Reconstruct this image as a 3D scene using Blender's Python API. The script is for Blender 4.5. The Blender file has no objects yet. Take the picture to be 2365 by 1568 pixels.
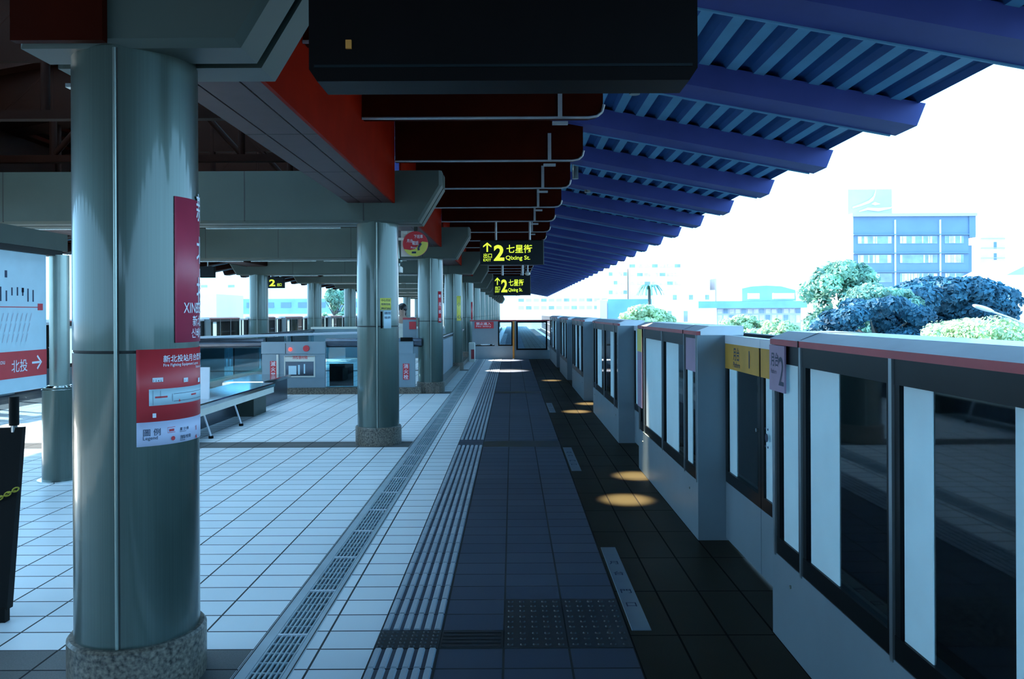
import bpy, math, random
from mathutils import Matrix, Vector
random.seed(7)
C = bpy.context.scene.collection
F, VX, VY, EYE = 1840.0, 1183.0, 723.0, 1.54      # focal length in px, vanishing point, eye height

# ------------------------------------------------------------------ materials
def mat(name, col, rough=.5, metal=0., var=.12, scale=6., bump=0., spec=.5, stretch=None, emit=None, transl=0., col2=None, coat=0.):
    m = bpy.data.materials.new(name); m.use_nodes = True
    n, l = m.node_tree.nodes, m.node_tree.links
    p = n['Principled BSDF']
    p.inputs['Roughness'].default_value = rough; p.inputs['Metallic'].default_value = metal
    p.inputs['Specular IOR Level'].default_value = spec
    if coat:
        p.inputs['Coat Weight'].default_value = coat; p.inputs['Coat Roughness'].default_value = .08
    tc = n.new('ShaderNodeTexCoord'); mp = n.new('ShaderNodeMapping')
    if stretch: mp.inputs['Scale'].default_value = stretch
    l.new(tc.outputs['Object'], mp.inputs['Vector'])
    nz = n.new('ShaderNodeTexNoise'); nz.inputs['Scale'].default_value = scale; nz.inputs['Detail'].default_value = 4
    l.new(mp.outputs['Vector'], nz.inputs['Vector'])
    r = n.new('ShaderNodeValToRGB')
    a = [max(0, c * (1 - var)) for c in col]; b = [min(1, c * (1 + var)) for c in (col2 or col)]
    r.color_ramp.elements[0].position = .3; r.color_ramp.elements[1].position = .7
    r.color_ramp.elements[0].color = (*a, 1); r.color_ramp.elements[1].color = (*b, 1)
    l.new(nz.outputs['Fac'], r.inputs['Fac']); l.new(r.outputs['Color'], p.inputs['Base Color'])
    if bump:
        bp = n.new('ShaderNodeBump'); bp.inputs['Strength'].default_value = bump; bp.inputs['Distance'].default_value = .01
        l.new(nz.outputs['Fac'], bp.inputs['Height']); l.new(bp.outputs['Normal'], p.inputs['Normal'])
    if emit:
        p.inputs['Emission Color'].default_value = (*emit[0], 1); p.inputs['Emission Strength'].default_value = emit[1]
    if transl:
        t = n.new('ShaderNodeBsdfTranslucent'); l.new(r.outputs['Color'], t.inputs['Color'])
        mx = n.new('ShaderNodeMixShader'); mx.inputs['Fac'].default_value = transl
        l.new(p.outputs[0], mx.inputs[1]); l.new(t.outputs[0], mx.inputs[2]); l.new(mx.outputs[0], n['Material Output'].inputs['Surface'])
    return m

def tile_mat(name, c1, c2, mortar, w, h, x0, y0, rough, ms=.0055, spec=.5, speck=.1):
    m = bpy.data.materials.new(name); m.use_nodes = True
    n, l = m.node_tree.nodes, m.node_tree.links
    p = n['Principled BSDF']; p.inputs['Specular IOR Level'].default_value = spec
    tc = n.new('ShaderNodeTexCoord'); mp = n.new('ShaderNodeMapping'); mp.inputs['Location'].default_value = (-x0, -y0, 0)
    l.new(tc.outputs['Object'], mp.inputs['Vector'])
    br = n.new('ShaderNodeTexBrick'); br.offset = 0; br.squash = 1
    br.inputs['Color1'].default_value = (*c1, 1); br.inputs['Color2'].default_value = (*c2, 1); br.inputs['Mortar'].default_value = (*mortar, 1)
    br.inputs['Scale'].default_value = 1; br.inputs['Mortar Size'].default_value = ms; br.inputs['Mortar Smooth'].default_value = .1
    br.inputs['Brick Width'].default_value = w; br.inputs['Row Height'].default_value = h
    l.new(mp.outputs['Vector'], br.inputs['Vector'])
    nz = n.new('ShaderNodeTexNoise'); nz.inputs['Scale'].default_value = 160; nz.inputs['Detail'].default_value = 3
    l.new(tc.outputs['Object'], nz.inputs['Vector'])
    mx = n.new('ShaderNodeMixRGB'); mx.blend_type = 'OVERLAY'; mx.inputs['Fac'].default_value = speck
    l.new(br.outputs['Color'], mx.inputs[1]); l.new(nz.outputs['Fac'], mx.inputs[2]); l.new(mx.outputs[0], p.inputs['Base Color'])
    n2 = n.new('ShaderNodeTexNoise'); n2.inputs['Scale'].default_value = 1.3; n2.inputs['Detail'].default_value = 5
    l.new(tc.outputs['Object'], n2.inputs['Vector'])
    mr = n.new('ShaderNodeMapRange'); mr.inputs['To Min'].default_value = rough - .07; mr.inputs['To Max'].default_value = rough + .1
    l.new(n2.outputs['Fac'], mr.inputs['Value'])
    ad = n.new('ShaderNodeMath'); ad.operation = 'ADD'; l.new(mr.outputs[0], ad.inputs[0])
    ml = n.new('ShaderNodeMath'); ml.operation = 'MULTIPLY'; ml.inputs[1].default_value = .4
    l.new(br.outputs['Fac'], ml.inputs[0]); l.new(ml.outputs[0], ad.inputs[1]); l.new(ad.outputs[0], p.inputs['Roughness'])
    bp = n.new('ShaderNodeBump'); bp.inputs['Strength'].default_value = .5; bp.inputs['Distance'].default_value = .003; bp.invert = True
    l.new(br.outputs['Fac'], bp.inputs['Height']); l.new(bp.outputs['Normal'], p.inputs['Normal'])
    return m

def glass_mat(name, tint, refl=1.):
    m = bpy.data.materials.new(name); m.use_nodes = True
    n, l = m.node_tree.nodes, m.node_tree.links
    n.remove(n['Principled BSDF'])
    t = n.new('ShaderNodeBsdfTransparent'); t.inputs['Color'].default_value = (*tint, 1)
    g = n.new('ShaderNodeBsdfGlossy'); g.inputs['Roughness'].default_value = .03; g.inputs['Color'].default_value = (refl, refl, refl, 1)
    f = n.new('ShaderNodeFresnel'); f.inputs['IOR'].default_value = 1.5
    nz = n.new('ShaderNodeTexNoise'); nz.inputs['Scale'].default_value = .8
    bp = n.new('ShaderNodeBump'); bp.inputs['Strength'].default_value = .02; l.new(nz.outputs['Fac'], bp.inputs['Height']); l.new(bp.outputs['Normal'], g.inputs['Normal'])
    mx = n.new('ShaderNodeMixShader'); l.new(f.outputs[0], mx.inputs[0]); l.new(t.outputs[0], mx.inputs[1]); l.new(g.outputs[0], mx.inputs[2])
    l.new(mx.outputs[0], n['Material Output'].inputs['Surface'])
    return m

M = dict(
 tile=tile_mat('pale_floor_tile', (.78, .82, .84), (.88, .90, .91), (.03, .03, .03), .3, .208, -1.192, 3.66, .32),
 tiled=tile_mat('slate_floor_tile', (.042, .056, .085), (.06, .074, .105), (.015, .015, .015), .3, .208, -.046, 3.66, .55),
 tilej=tile_mat('dark_joint_tile', (.085, .085, .08), (.12, .12, .115), (.01, .01, .01), .3, .208, -1.192, 3.66, .55, speck=.5),
 tiletac=tile_mat('tactile_tile', (.38, .42, .46), (.46, .5, .54), (.02, .02, .02), .3, .208, -.346, 3.66, .42),
 edge=tile_mat('dark_granite', (.022, .017, .008), (.028, .021, .011), (.004, .003, .002), .232, .6, .554, .2, .42, speck=.5, spec=.1),
 dot=mat('dark_tactile_rubber', (.03, .032, .035), .45),
 col=mat('satin_column_metal', (.075, .105, .09), .34, .6, .10, 4, stretch=(60, 60, .3), coat=.6),
 trim=mat('polished_trim_metal', (.3, .34, .3), .3, .8, .05),
 granite=mat('speckled_granite', (.055, .045, .035), .35, 0, .6, 60, col2=(.16, .13, .1)),
 beam=mat('grey_beam_cladding', (.055, .072, .060), .5, .1, .05, 3, spec=.35),
 beamd=mat('dark_beam_groove', (.02, .02, .018), .7),
 lip=mat('bright_beam_lip', (.6, .66, .64), .22, .8, .05),
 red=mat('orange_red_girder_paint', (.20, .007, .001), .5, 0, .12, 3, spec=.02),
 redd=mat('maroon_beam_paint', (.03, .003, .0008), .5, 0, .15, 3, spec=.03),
 soffit=mat('plum_soffit_panel', (.04, .015, .017), .5, 0, .15, 8, spec=.2),
 flange=mat('pale_steel_flange', (.4, .42, .42), .35, .5, .1),
 roof=mat('flare_blue_roof_deck', (.025, .09, .25), .5, 0, .1, 2, spec=.2),  # blue sky flare put into the colour of a maroon roof
 rafter=mat('flare_blue_rafter', (.05, .066, .24), .5, 0, .12, 2, spec=.2),  # same flare blue in the right rafters' colour
 rib=mat('flare_blue_deck_rib', (.11, .30, .46), .5, 0, .1, 2, spec=.2),  # paler flare blue for deck flats and rafter conduits
 gate=mat('silver_gate_panel', (.24, .31, .35), .42, .2, .05, 3),
 gated=mat('black_gate_frame', (.005, .006, .007), .3, spec=.2),
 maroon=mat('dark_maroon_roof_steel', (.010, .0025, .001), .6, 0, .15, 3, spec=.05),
 block=mat('skylit_ledge_white', (.75, .8, .85), .6, 0, .03),  # white stands in for sky light on the gate's inner ledge
 gates=mat('brushed_gate_edge', (.35, .4, .42), .3, .8, .05),
 gtop=mat('blue_grey_gate_cover', (.85, .9, .95), .3, .0, .05),
 gred=mat('red_gate_stripe', (.42, .05, .06), .4),
 frost=mat('frosted_film', (.88, .92, .9), .7, 0, .03, 4, transl=.45),
 orange=mat('orange_sticker', (.75, .42, .06), .5, 0, .12, 5, transl=.2),
 purple=mat('mauve_sticker', (.5, .36, .5), .5, 0, .1, 5, transl=.2),
 ink=mat('dark_ink', (.03, .045, .09), .6),
 white=mat('white_ink', (.8, .8, .85), .6, 0, .03),
 cream=mat('cream_metal', (.7, .68, .6), .5, 0, .04),
 poster=mat('red_poster_print', (.62, .035, .045), .45, 0, .06, 8),
 banner=mat('crimson_banner_print', (.50, .045, .09), .45, 0, .06, 8),
 lav=mat('lavender_poster_paper', (.62, .62, .78), .5, 0, .04),
 mapw=mat('pale_map_paper', (.55, .72, .78), .5, 0, .04),
 black=mat('black_plastic', (.004, .004, .004), .5, spec=.12),
 yellow=mat('yellow_plastic', (.42, .36, .02), .45),
 ysign=mat('yellow_sign', (.75, .68, .12), .5, 0, .06),
 signd=mat('dark_sign_housing', (.005, .010, .012), .4, spec=.2),
 board=mat('dark_board_housing', (.003, .002, .002), .5, spec=.1),
 drain=mat('pale_drain_steel', (.5, .58, .62), .35, .3, .08, 5),
 lit=mat('lit_yellow_green_letter', (.6, .7, .05), .5, emit=((.55, .72, .03), .9)),
 ledred=mat('red_lamp_lens', (.7, .02, .02), .3, emit=((1, .03, .02), 3.)),
 brass=mat('amber_post_paint', (.5, .2, .03), .5),
 steel=mat('stainless_steel', (.55, .58, .58), .12, 1., .04),
 tube=mat('dark_rail_tube', (.09, .11, .14), .25, .7, .1),
 conc=mat('dark_concrete', (.02, .02, .025), .8, 0, .35, 3, .3),  # near-black concrete tone with random mottling
 ballast=mat('dark_ballast', (.012, .012, .014), .9, 0, .5, 25, .8),
 rail=mat('polished_rail_head', (.3, .38, .48), .3, .3),
 glass=glass_mat('clear_gate_glass', (.72, .86, .92)),
 glassb=glass_mat('teal_balustrade_glass', (.5, .75, .82)),
 ground=mat('pale_street_paving', (.35, .35, .33), .9, 0, .2, .05),
 bwhite=mat('white_render_wall', (.93, .84, .8), .8, 0, .03, .2),
 bpale=mat('pale_grey_wall', (.82, .68, .64), .8, 0, .06, .2),
 bblue=mat('blue_grey_shade_and_window', (.16, .24, .36), .7, 0, .06, .3),  # office front's shade put into its wall colour, plain windows elsewhere
 bblue2=mat('light_blue_wall', (.52, .50, .56), .7, 0, .06, .3),
 bglass=mat('window_glass_dark', (.25, .33, .42), .2, 0, .25, .5),
 bwin=mat('window_curtain_pale', (.75, .64, .64), .4, 0, .3, .7),
 bpatina=mat('teal_roof_sheet', (.40, .42, .5), .6, 0, .08, .3),
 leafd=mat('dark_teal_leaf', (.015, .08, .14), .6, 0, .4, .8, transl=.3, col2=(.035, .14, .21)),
 skyl=mat('milky_fill_sheet', (.82, .9, .93), .6, 0, .03, 2, transl=.9),  # translucent sheet for the ridge opening added to light the floor
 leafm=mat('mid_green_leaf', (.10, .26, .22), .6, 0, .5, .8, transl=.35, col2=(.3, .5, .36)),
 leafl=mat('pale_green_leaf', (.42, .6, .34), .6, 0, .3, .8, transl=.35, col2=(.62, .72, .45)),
 bark=mat('grey_bark', (.1, .09, .08), .9),
 bband=mat('sky_blue_glazing', (.22, .40, .55), .3, 0, .12, .4),
 hill=mat('haze_pale_hill', (.72, .62, .62), .95, 0, .12, .02),  # wooded hill with pale haze put into its colour
 skin=mat('skin', (.5, .3, .22), .6), hair=mat('black_hair', (.01, .01, .012), .5),
 cloth=mat('cream_coat_cloth', (.75, .7, .6), .8), clothd=mat('dark_cloth', (.02, .015, .02), .8),
)

# ------------------------------------------------------------------ mesh helpers
class MB:
    def __init__(s): s.v, s.f, s.m, s.s = [], [], [], []
    def add(s, vs, fs, mi=0, smooth=False):
        b = len(s.v); s.v += [tuple(v) for v in vs]
        for f in fs: s.f.append(tuple(b + i for i in f)); s.m.append(mi); s.s.append(smooth)
        return s
    def box(s, x0, x1, y0, y1, z0, z1, mi=0):
        if x0 > x1: x0, x1 = x1, x0
        if y0 > y1: y0, y1 = y1, y0
        return s.add([(x0,y0,z0),(x1,y0,z0),(x1,y1,z0),(x0,y1,z0),(x0,y0,z1),(x1,y0,z1),(x1,y1,z1),(x0,y1,z1)],
                     [(0,3,2,1),(4,5,6,7),(0,1,5,4),(1,2,6,5),(2,3,7,6),(3,0,4,7)], mi)
    def bbox(s, x0, x1, y0, y1, z0, z1, b=.01, mi=0):      # box with bevelled vertical and top edges
        xs = [(x0+b,y0),(x1-b,y0),(x1,y0+b),(x1,y1-b),(x1-b,y1),(x0+b,y1),(x0,y1-b),(x0,y0+b)]
        cx, cy = (x0+x1)/2, (y0+y1)/2
        ins = [(x+(b if x<cx else -b), y+(b if y<cy else -b)) for x, y in xs]
        vs = [(x,y,z0) for x,y in xs] + [(x,y,z1-b) for x,y in xs] + [(x,y,z1) for x,y in ins]
        fs = [tuple(reversed(range(8))), tuple(range(16,24))]
        for k in (0, 8):
            for i in range(8): j=(i+1)%8; fs.append((k+i,k+j,k+8+j,k+8+i))
        return s.add(vs, fs, mi)
    def prism(s, prof, axis, a0, a1, mi=0):                 # prof: 2D points; axis 'x': (y,z), 'y': (x,z), 'z': (x,y)
        n = len(prof)
        def P(p, a): return {'x': (a,p[0],p[1]), 'y': (p[0],a,p[1]), 'z': (p[0],p[1],a)}[axis]
        vs = [P(p,a0) for p in prof] + [P(p,a1) for p in prof]
        fs = [tuple(range(n)), tuple(reversed(range(n,2*n)))] + [(i,(i+n),(i+1)%n+n,(i+1)%n) for i in range(n)]
        return s.add(vs, fs, mi)
    def cyl(s, p0, p1, r0, r1=None, seg=16, mi=0, caps=True, smooth=True):
        r1 = r0 if r1 is None else r1
        p0, p1 = Vector(p0), Vector(p1); d = (p1-p0).normalized()
        u = d.orthogonal().normalized(); w = d.cross(u)
        ring = lambda p, r: [p + (u*math.cos(t)+w*math.sin(t))*r for t in [2*math.pi*i/seg for i in range(seg)]]
        a, b = ring(p0,r0), ring(p1,r1)
        s.add(a+b, [(i,(i+1)%seg,seg+(i+1)%seg,seg+i) for i in range(seg)], mi, smooth)
        if caps: s.add(a, [tuple(reversed(range(seg)))], mi); s.add(b, [tuple(range(seg))], mi)
        return s
    def tube(s, pts, r, seg=8, mi=0):
        for a, b in zip(pts[:-1], pts[1:]): s.cyl(a, b, r, None, seg, mi)
        return s
    def ball(s, c, r, seg=12, rings=8, mi=0):
        rx, ry, rz = r if isinstance(r, (tuple, list)) else (r, r, r)
        vs = [(c[0], c[1], c[2]+rz)]
        for i in range(1, rings):
            t = math.pi*i/rings
            for j in range(seg):
                a = 2*math.pi*j/seg; vs.append((c[0]+rx*math.sin(t)*math.cos(a), c[1]+ry*math.sin(t)*math.sin(a), c[2]+rz*math.cos(t)))
        vs.append((c[0], c[1], c[2]-rz)); L = len(vs)-1; fs = []
        for j in range(seg):
            k = (j+1)%seg; fs.append((0,1+j,1+k)); fs.append((L, L-seg+k, L-seg+j))
            for i in range(rings-2): b = 1+i*seg; fs.append((b+j,b+seg+j,b+seg+k,b+k))
        return s.add(vs, fs, mi, True)
    def shell(s, cx, cy, r, a0, a1, z0, z1, t=.003, n=24, mi=0):     # curved sheet on a column, with thickness
        vs = []
        for i in range(n+1):
            a = a0+(a1-a0)*i/n
            for rr, z in ((r,z0),(r+t,z0),(r+t,z1),(r,z1)): vs.append((cx+rr*math.cos(a), cy+rr*math.sin(a), z))
        fs = [(4*i+k,4*i+(k+1)%4,4*i+4+(k+1)%4,4*i+4+k) for i in range(n) for k in range(4)] + [(0,1,2,3),(4*n+3,4*n+2,4*n+1,4*n)]
        return s.add(vs, fs, mi, True)

def obj(name, mb, mats, parent=None, world=False):
    if not isinstance(mats, (list, tuple)): mats = [mats]
    me = bpy.data.meshes.new(name)
    v = mb.v
    if world and parent is not None:
        root = Vector((0,0,0)); q = parent
        while q is not None: root += q.location; q = q.parent
        v = [(a[0]-root.x, a[1]-root.y, a[2]-root.z) for a in v]
    me.from_pydata(v, [], mb.f)
    for m in mats: me.materials.append(M[m] if isinstance(m, str) else m)
    me.polygons.foreach_set('material_index', mb.m); me.polygons.foreach_set('use_smooth', mb.s)
    me.update()
    o = bpy.data.objects.new(name, me); C.objects.link(o)
    if parent is not None: o.parent = parent
    return o
def tag(o, label, cat, group=None):
    o['label'] = label; o['category'] = cat
    if group: o['group'] = group
    return o
def thing(name, label, cat, loc=(0,0,0), group=None, rz=0):
    o = bpy.data.objects.new(name, None); o.empty_display_size = .2; C.objects.link(o)
    o.location = loc; o.rotation_euler = (0,0,rz)
    return tag(o, label, cat, group)
def struct(name, mb, m):
    o = obj(name, mb, m); o['kind'] = 'structure'; return o
def dup(root, loc, label=None, group=None):
    r = root.copy(); C.objects.link(r); r.location = loc
    if label: r['label'] = label
    if group: r['group'] = group
    for ch in list(root.children):
        c = ch.copy(); C.objects.link(c); c.parent = r
        for g in list(ch.children):
            d = g.copy(); C.objects.link(d); d.parent = c
    return r
def W(parent, name, mb, mats): return obj(name, mb, mats, parent, True)

def text_geo(body, size, bold=0., align='LEFT'):
    cu = bpy.data.curves.new('t', 'FONT'); cu.body = body; cu.size = size; cu.offset = bold*size; cu.align_x = align
    cu.resolution_u = 3
    ob = bpy.data.objects.new('t', cu); C.objects.link(ob)
    dg = bpy.context.evaluated_depsgraph_get(); me = bpy.data.meshes.new_from_object(ob.evaluated_get(dg))
    vs = [tuple(v.co) for v in me.vertices]; fs = [tuple(p.vertices) for p in me.polygons]
    bpy.data.objects.remove(ob); bpy.data.curves.remove(cu); bpy.data.meshes.remove(me)
    return vs, fs
def put_text(mb, body, size, fn, u0=0, v0=0, bold=.01, align='LEFT', mi=0, sx=1., width=None):
    vs, fs = text_geo(body, size, bold, align)
    if not vs: return
    if width:
        w = max(v[0] for v in vs) - min(v[0] for v in vs); sx = width / max(w, 1e-6)
    mb.add([fn(u0+v[0]*sx, v0+v[1]) for v in vs], fs, mi)
def rect(mb, fn, u0, u1, v0, v1, mi=0, n=1):
    for i in range(n):
        a, b = u0+(u1-u0)*i/n, u0+(u1-u0)*(i+1)/n
        mb.add([fn(a,v0), fn(b,v0), fn(b,v1), fn(a,v1)], [(0,1,2,3)], mi)

# ------------------------------------------------------------------ camera
cam = bpy.data.objects.new('camera', bpy.data.cameras.new('camera')); C.objects.link(cam)
cam.data.sensor_width = 36; cam.data.lens = F/2365*36; cam.data.shift_y = -(784-VY)/2365; cam.data.shift_x = -.5/2365
cam.data.clip_end = 3000; cam.data.clip_start = .05
cam.matrix_world = Matrix.Translation((0,0,EYE)) @ Matrix.Rotation(math.radians(90),4,'X') @ Matrix.Rotation(math.radians(-.26),4,'Z')
bpy.context.scene.camera = cam

# ------------------------------------------------------------------ floor and platform slab
YN, YF = -32., 92.
XC = -4.25                                   # centre line of the island platform
def slab(x0, x1, y0=YN, y1=YF, z=0., t=.25): return MB().box(x0, x1, y0, y1, z-t, z)
fl = struct('floor', slab(-8.30, -1.192), 'tile')
def fpart(name, mb, m, label=None):
    o = obj(name, mb, m, fl)
    if label: o['label'] = label
    return o
fpart('tile_lane', slab(-.952, -.646), 'tile')
fpart('tactile_base', slab(-.646, -.346), 'tiled')
fpart('walking_lane', slab(-.346, .554), 'tiled', 'slate blue tiled walking lane')
fpart('edge_lane', slab(.554, 1.62), 'edge', 'black granite strip beside the gates')
fpart('left_edge_lane', slab(-10.12, -8.30), 'tiled')
fpart('drain_bed', slab(-1.192, -.952, z=-.22, t=.03), 'board')
# joint rows of darker tile at the column lines
cl = [3.4+6.1*k for k in range(-2, 15)]
mb = MB(); mb2 = MB()
for i, y in enumerate(cl):
    ya = 3.244 if abs(y-3.4) < .1 else y-.32; yb = 3.66 if abs(y-3.4) < .1 else y+.1
    mb.box(-8.30, -1.20, ya, yb, -.01, .0012)
    if abs(y-3.4) > .1: mb2.box(-.346, .554, y-.33, y+.09, -.01, .0012)
fpart('joint_row', mb, 'tilej', 'darker tile rows at the column lines'); fpart('joint_cover', mb2, 'dot', 'black joint covers across the walking lane')
# tactile guide bars, six a tile
mb = MB(); y = 1.6
row = 0
while y < 60:
    if not (3.66 <= y + .1 <= 3.868) and not (9.2 < y+.1 < 9.6):
        for k in range(6):
            x = -.646 + .025 + k*.05
            mb.prism([(x-.016,.0),(x-.011,.008),(x+.011,.008),(x+.016,0)], 'y', y+.008, y+.2) if y < 20 else mb.box(x-.012, x+.012, y+.008, y+.2, 0, .006)
    y = 3.66 + (row-9)*.208 if row == 0 else y+.208
    if row == 0: y = 3.66-9*.208
    row += 1
fpart('tactile_bars', mb, 'tiletac', 'raised guide bars of the tactile strip')
mb = MB(); mb.box(-.644,-.348,3.664,3.864,0,.002); mb.box(-.344,-.05,3.664,3.864,0,.002); mb.box(-.044,.25,3.664,4.28,0,.002); mb.box(.258,.55,3.664,4.28,0,.002)
def dots(x0, x1, y0, y1, nx, ny):
    for i in range(nx):
        for j in range(ny):
            x = x0+(x1-x0)*(i+.5)/nx; yy = y0+(y1-y0)*(j+.5)/ny
            mb.cyl((x,yy,.001),(x,yy,.008),.016,.011,8)
dots(-.644,-.348,3.664,3.864,6,5)
for k in range(5): mb.box(-.335, -.06, 3.672+k*.04, 3.692+k*.04, 0, .007)
for x0, x1 in ((-.044,.25),(.258,.55)):
    for r_ in range(3): dots(x0, x1, 3.664+r_*.208, 3.86+r_*.208, 5, 3)
fpart('tactile_dots', mb, 'dot', 'dark dotted warning tiles')
# floor plates at the gate doors
PL = [(3.855, 5.22), (7.75, 9.1), (12.3, 13.6)]
for i, (a, b) in enumerate(PL):
    t = thing('floor_plate', ['pale floor plate with faint lettering nearest the camera, on the black granite edge', 'second pale floor plate along the black granite edge', 'farthest small pale floor plate on the black granite edge'][i], 'floor plate', (.62,a,0), 'door floor plates')
    m_ = MB(); m_.bbox(.572, .668, a, b, .0005, .004, .002); W(t, 'plate', m_, 'gates')
    m_ = MB(); fn = lambda u, v, a=a, b=b: (.62+u, b-.1-(.0)+v, .0046)
    for q, s_ in enumerate(('月', '台', '門', '口')):
        put_text(m_, s_, .07, fn, 0, -.25-q*.2*(b-a)/1.36-.1*(q>1), align='CENTER')
    W(t, 'lettering', m_, 'ink')
# drain: two rails and grate sections
t = thing('drain_channel', 'long steel drain channel running beside the tactile strip', 'drain', (-1.07,0,0))
mb = MB(); mb.box(-1.192,-1.135,YN,YF-20,-.05,.002); mb.box(-.985,-.952,YN,YF-20,-.05,.002); mb.box(-1.188,-1.183,YN,YF-20,.002,.003,1); mb.box(-.962,-.957,YN,YF-20,.002,.003,1)
W(t, 'side_rails', mb, ['drain', 'beamd'])
gr = thing('drain_grate', 'slotted steel drain grate set in the floor channel', 'grate', (-1.06, 2.61, 0), 'drain grates in the channel')
mb = MB(); mb2 = MB()
for k in range(7): mb.box(-.073+k*.0229, -.073+k*.0229+.0075, .004, .60, -.045, .001)
for k in range(1, 6): mb.box(-.073, .072, k*.1-.003, k*.1+.003, -.028, .0015)
obj('slats', mb, 'drain', gr)
mb = MB(); mb.box(-.073, .072, -.006, .0035, -.01, .004); obj('end_bar', mb, 'white', gr)
for k in range(1, 50): dup(gr, (-1.06, 2.61+k*.608, 0))

# ------------------------------------------------------------------ columns
R = .245
def make_column(label, x, y, group):
    t = thing('column', label, 'column', (x,y,0), group)
    m = MB(); m.cyl((0,0,0),(0,0,.2),.272,None,48); m.cyl((0,0,.2),(0,0,.212),.272,.262,48); obj('granite_base', m, 'granite', t)
    m = MB(); m.cyl((0,0,.212),(0,0,1.385),R,None,64); obj('lower_sleeve', m, 'col', t)
    m = MB(); m.cyl((0,0,1.397),(0,0,2.62),R,None,64); obj('upper_sleeve', m, 'col', t)
    m = MB(); m.cyl((0,0,1.385),(0,0,1.397),R-.006,None,48); obj('joint_ring', m, 'beamd', t)
    for s_ in range(2):
        m = MB(); a = math.radians(-83.5) + s_*math.pi
        m.cyl(((R-.002)*math.cos(a),(R-.002)*math.sin(a),.213),((R-.002)*math.cos(a),(R-.002)*math.sin(a),2.6),.008,None,8)
        a += .045
        m.box(*(lambda c,s: (c-.002,c+.002,s-.002,s+.002))((R-.001)*math.cos(a),(R-.001)*math.sin(a)),.213,2.6,1)
        obj('seam_trim', m, ['trim','beamd'], t)
    return t
names = ['large satin metal column nearest the camera with red posters on it', 'metal column with yellow notice, second in the right row', 'metal column with thin red sticker, third in the right row',
         'metal column with yellow sticker, fourth in the right row']
c0 = None
for i, y in enumerate(cl):
    for x, side in ((-1.6, 'right'), (-6.9, 'left')):
        if y < 3 or (side == 'left' and y < 20): continue
        k = round((y-3.4)/6.1)
        lab = names[k] if side == 'right' and k < 4 else {'right': 'distant metal column in the right row beyond the fourth', 'left': 'distant metal column in the left row behind the stairwell'}[side]
        if side == 'left' and k in (3, 4, 5): lab = ['widest column of the left row behind the glass stairwell railing', 'middle column of the left row, right of the small exit sign', 'third column of the left row, partly hidden by the near column'][k-3]
        if c0 is None: c0 = make_column(lab, x, y, 'round platform columns')
        else: dup(c0, (x,y,0), lab)

# ------------------------------------------------------------------ grey transverse beams
ZB = 2.60
def beam(y, x0, x1, label, left_cut=False):
    t = thing('cross_beam', label, 'beam', ((x0+x1)/2, y, ZB), 'grey transverse beams on the columns')
    def prof(e):                                 # outline in x,z, inset by e
        r = [(x1-e*.6, ZB+e), (x1+.26-e, 3.03), (x1+.26-e, 3.2)]
        l = [(x0+e, 3.2), (x0+e, ZB+e)] if left_cut else [(x0-.26+e, 3.2), (x0-.26+e, 3.03), (x0+e*.6, ZB+e)]
        return r + l
    for a, b, c_, d_ in ((-.26,-.03,.03,0),(.03,.26,0,.03)):
        m = MB(); m.prism(prof(0), 'y', y+a+c_, y+b-d_); m.prism(prof(.03), 'y', y+a, y+b)
        # bevel strips between the inset face and the full body
        p0, p1 = prof(.03), prof(0)
        ya, yb = (y+a, y+a+c_) if c_ else (y+b, y+b-d_)
        n = len(p0); m.add([(p[0],ya,p[1]) for p in p0]+[(p[0],yb,p[1]) for p in p1], [(i,(i+1)%n,n+(i+1)%n,n+i) for i in range(n)])
        W(t, 'cladding', m, 'beam')
    m = MB(); m.prism(prof(.045), 'y', y-.035, y+.035); W(t, 'groove', m, 'beamd')
    m = MB()
    for x in [x for x in (-1.72,-3.1,-4.5,-5.9) if x > x0+.1]: m.box(x-.006, x+.006, y-.2615, y-.2, ZB+.02, 3.2)
    W(t, 'panel_joint', m, 'beamd')
    m = MB()
    for a, b in [(-2.05,-1.85)] if x0 > -3 else [(-3.75,-2.1),(-5.2,-3.9),(-6.6,-5.35)]: m.box(a, b, y+.262, y+.30, ZB-.012, ZB+.006)
    W(t, 'light_lip', m, 'lip')
    return t
for i, y in enumerate(cl):
    if y < 3: continue
    k = round((y-3.4)/6.1)
    if k == 0:
        b0 = beam(y, -1.95, -1.075, 'large grey beam end overhead on top of the nearest column', True)
        m = MB(); m.box(-1.95,-1.59,y-.30,y-.262,ZB+.01,3.4); W(b0, 'red_end_panel', m, 'redd')
    else:
        beam(y, -7.43, -1.075, ['', 'wide grey beam crossing above the second column', 'grey beam with slanted end above the third column', 'grey beam with slanted end above the fourth column'][k] if k < 4 else 'distant grey beam with slanted end farther than the fourth column')

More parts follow.
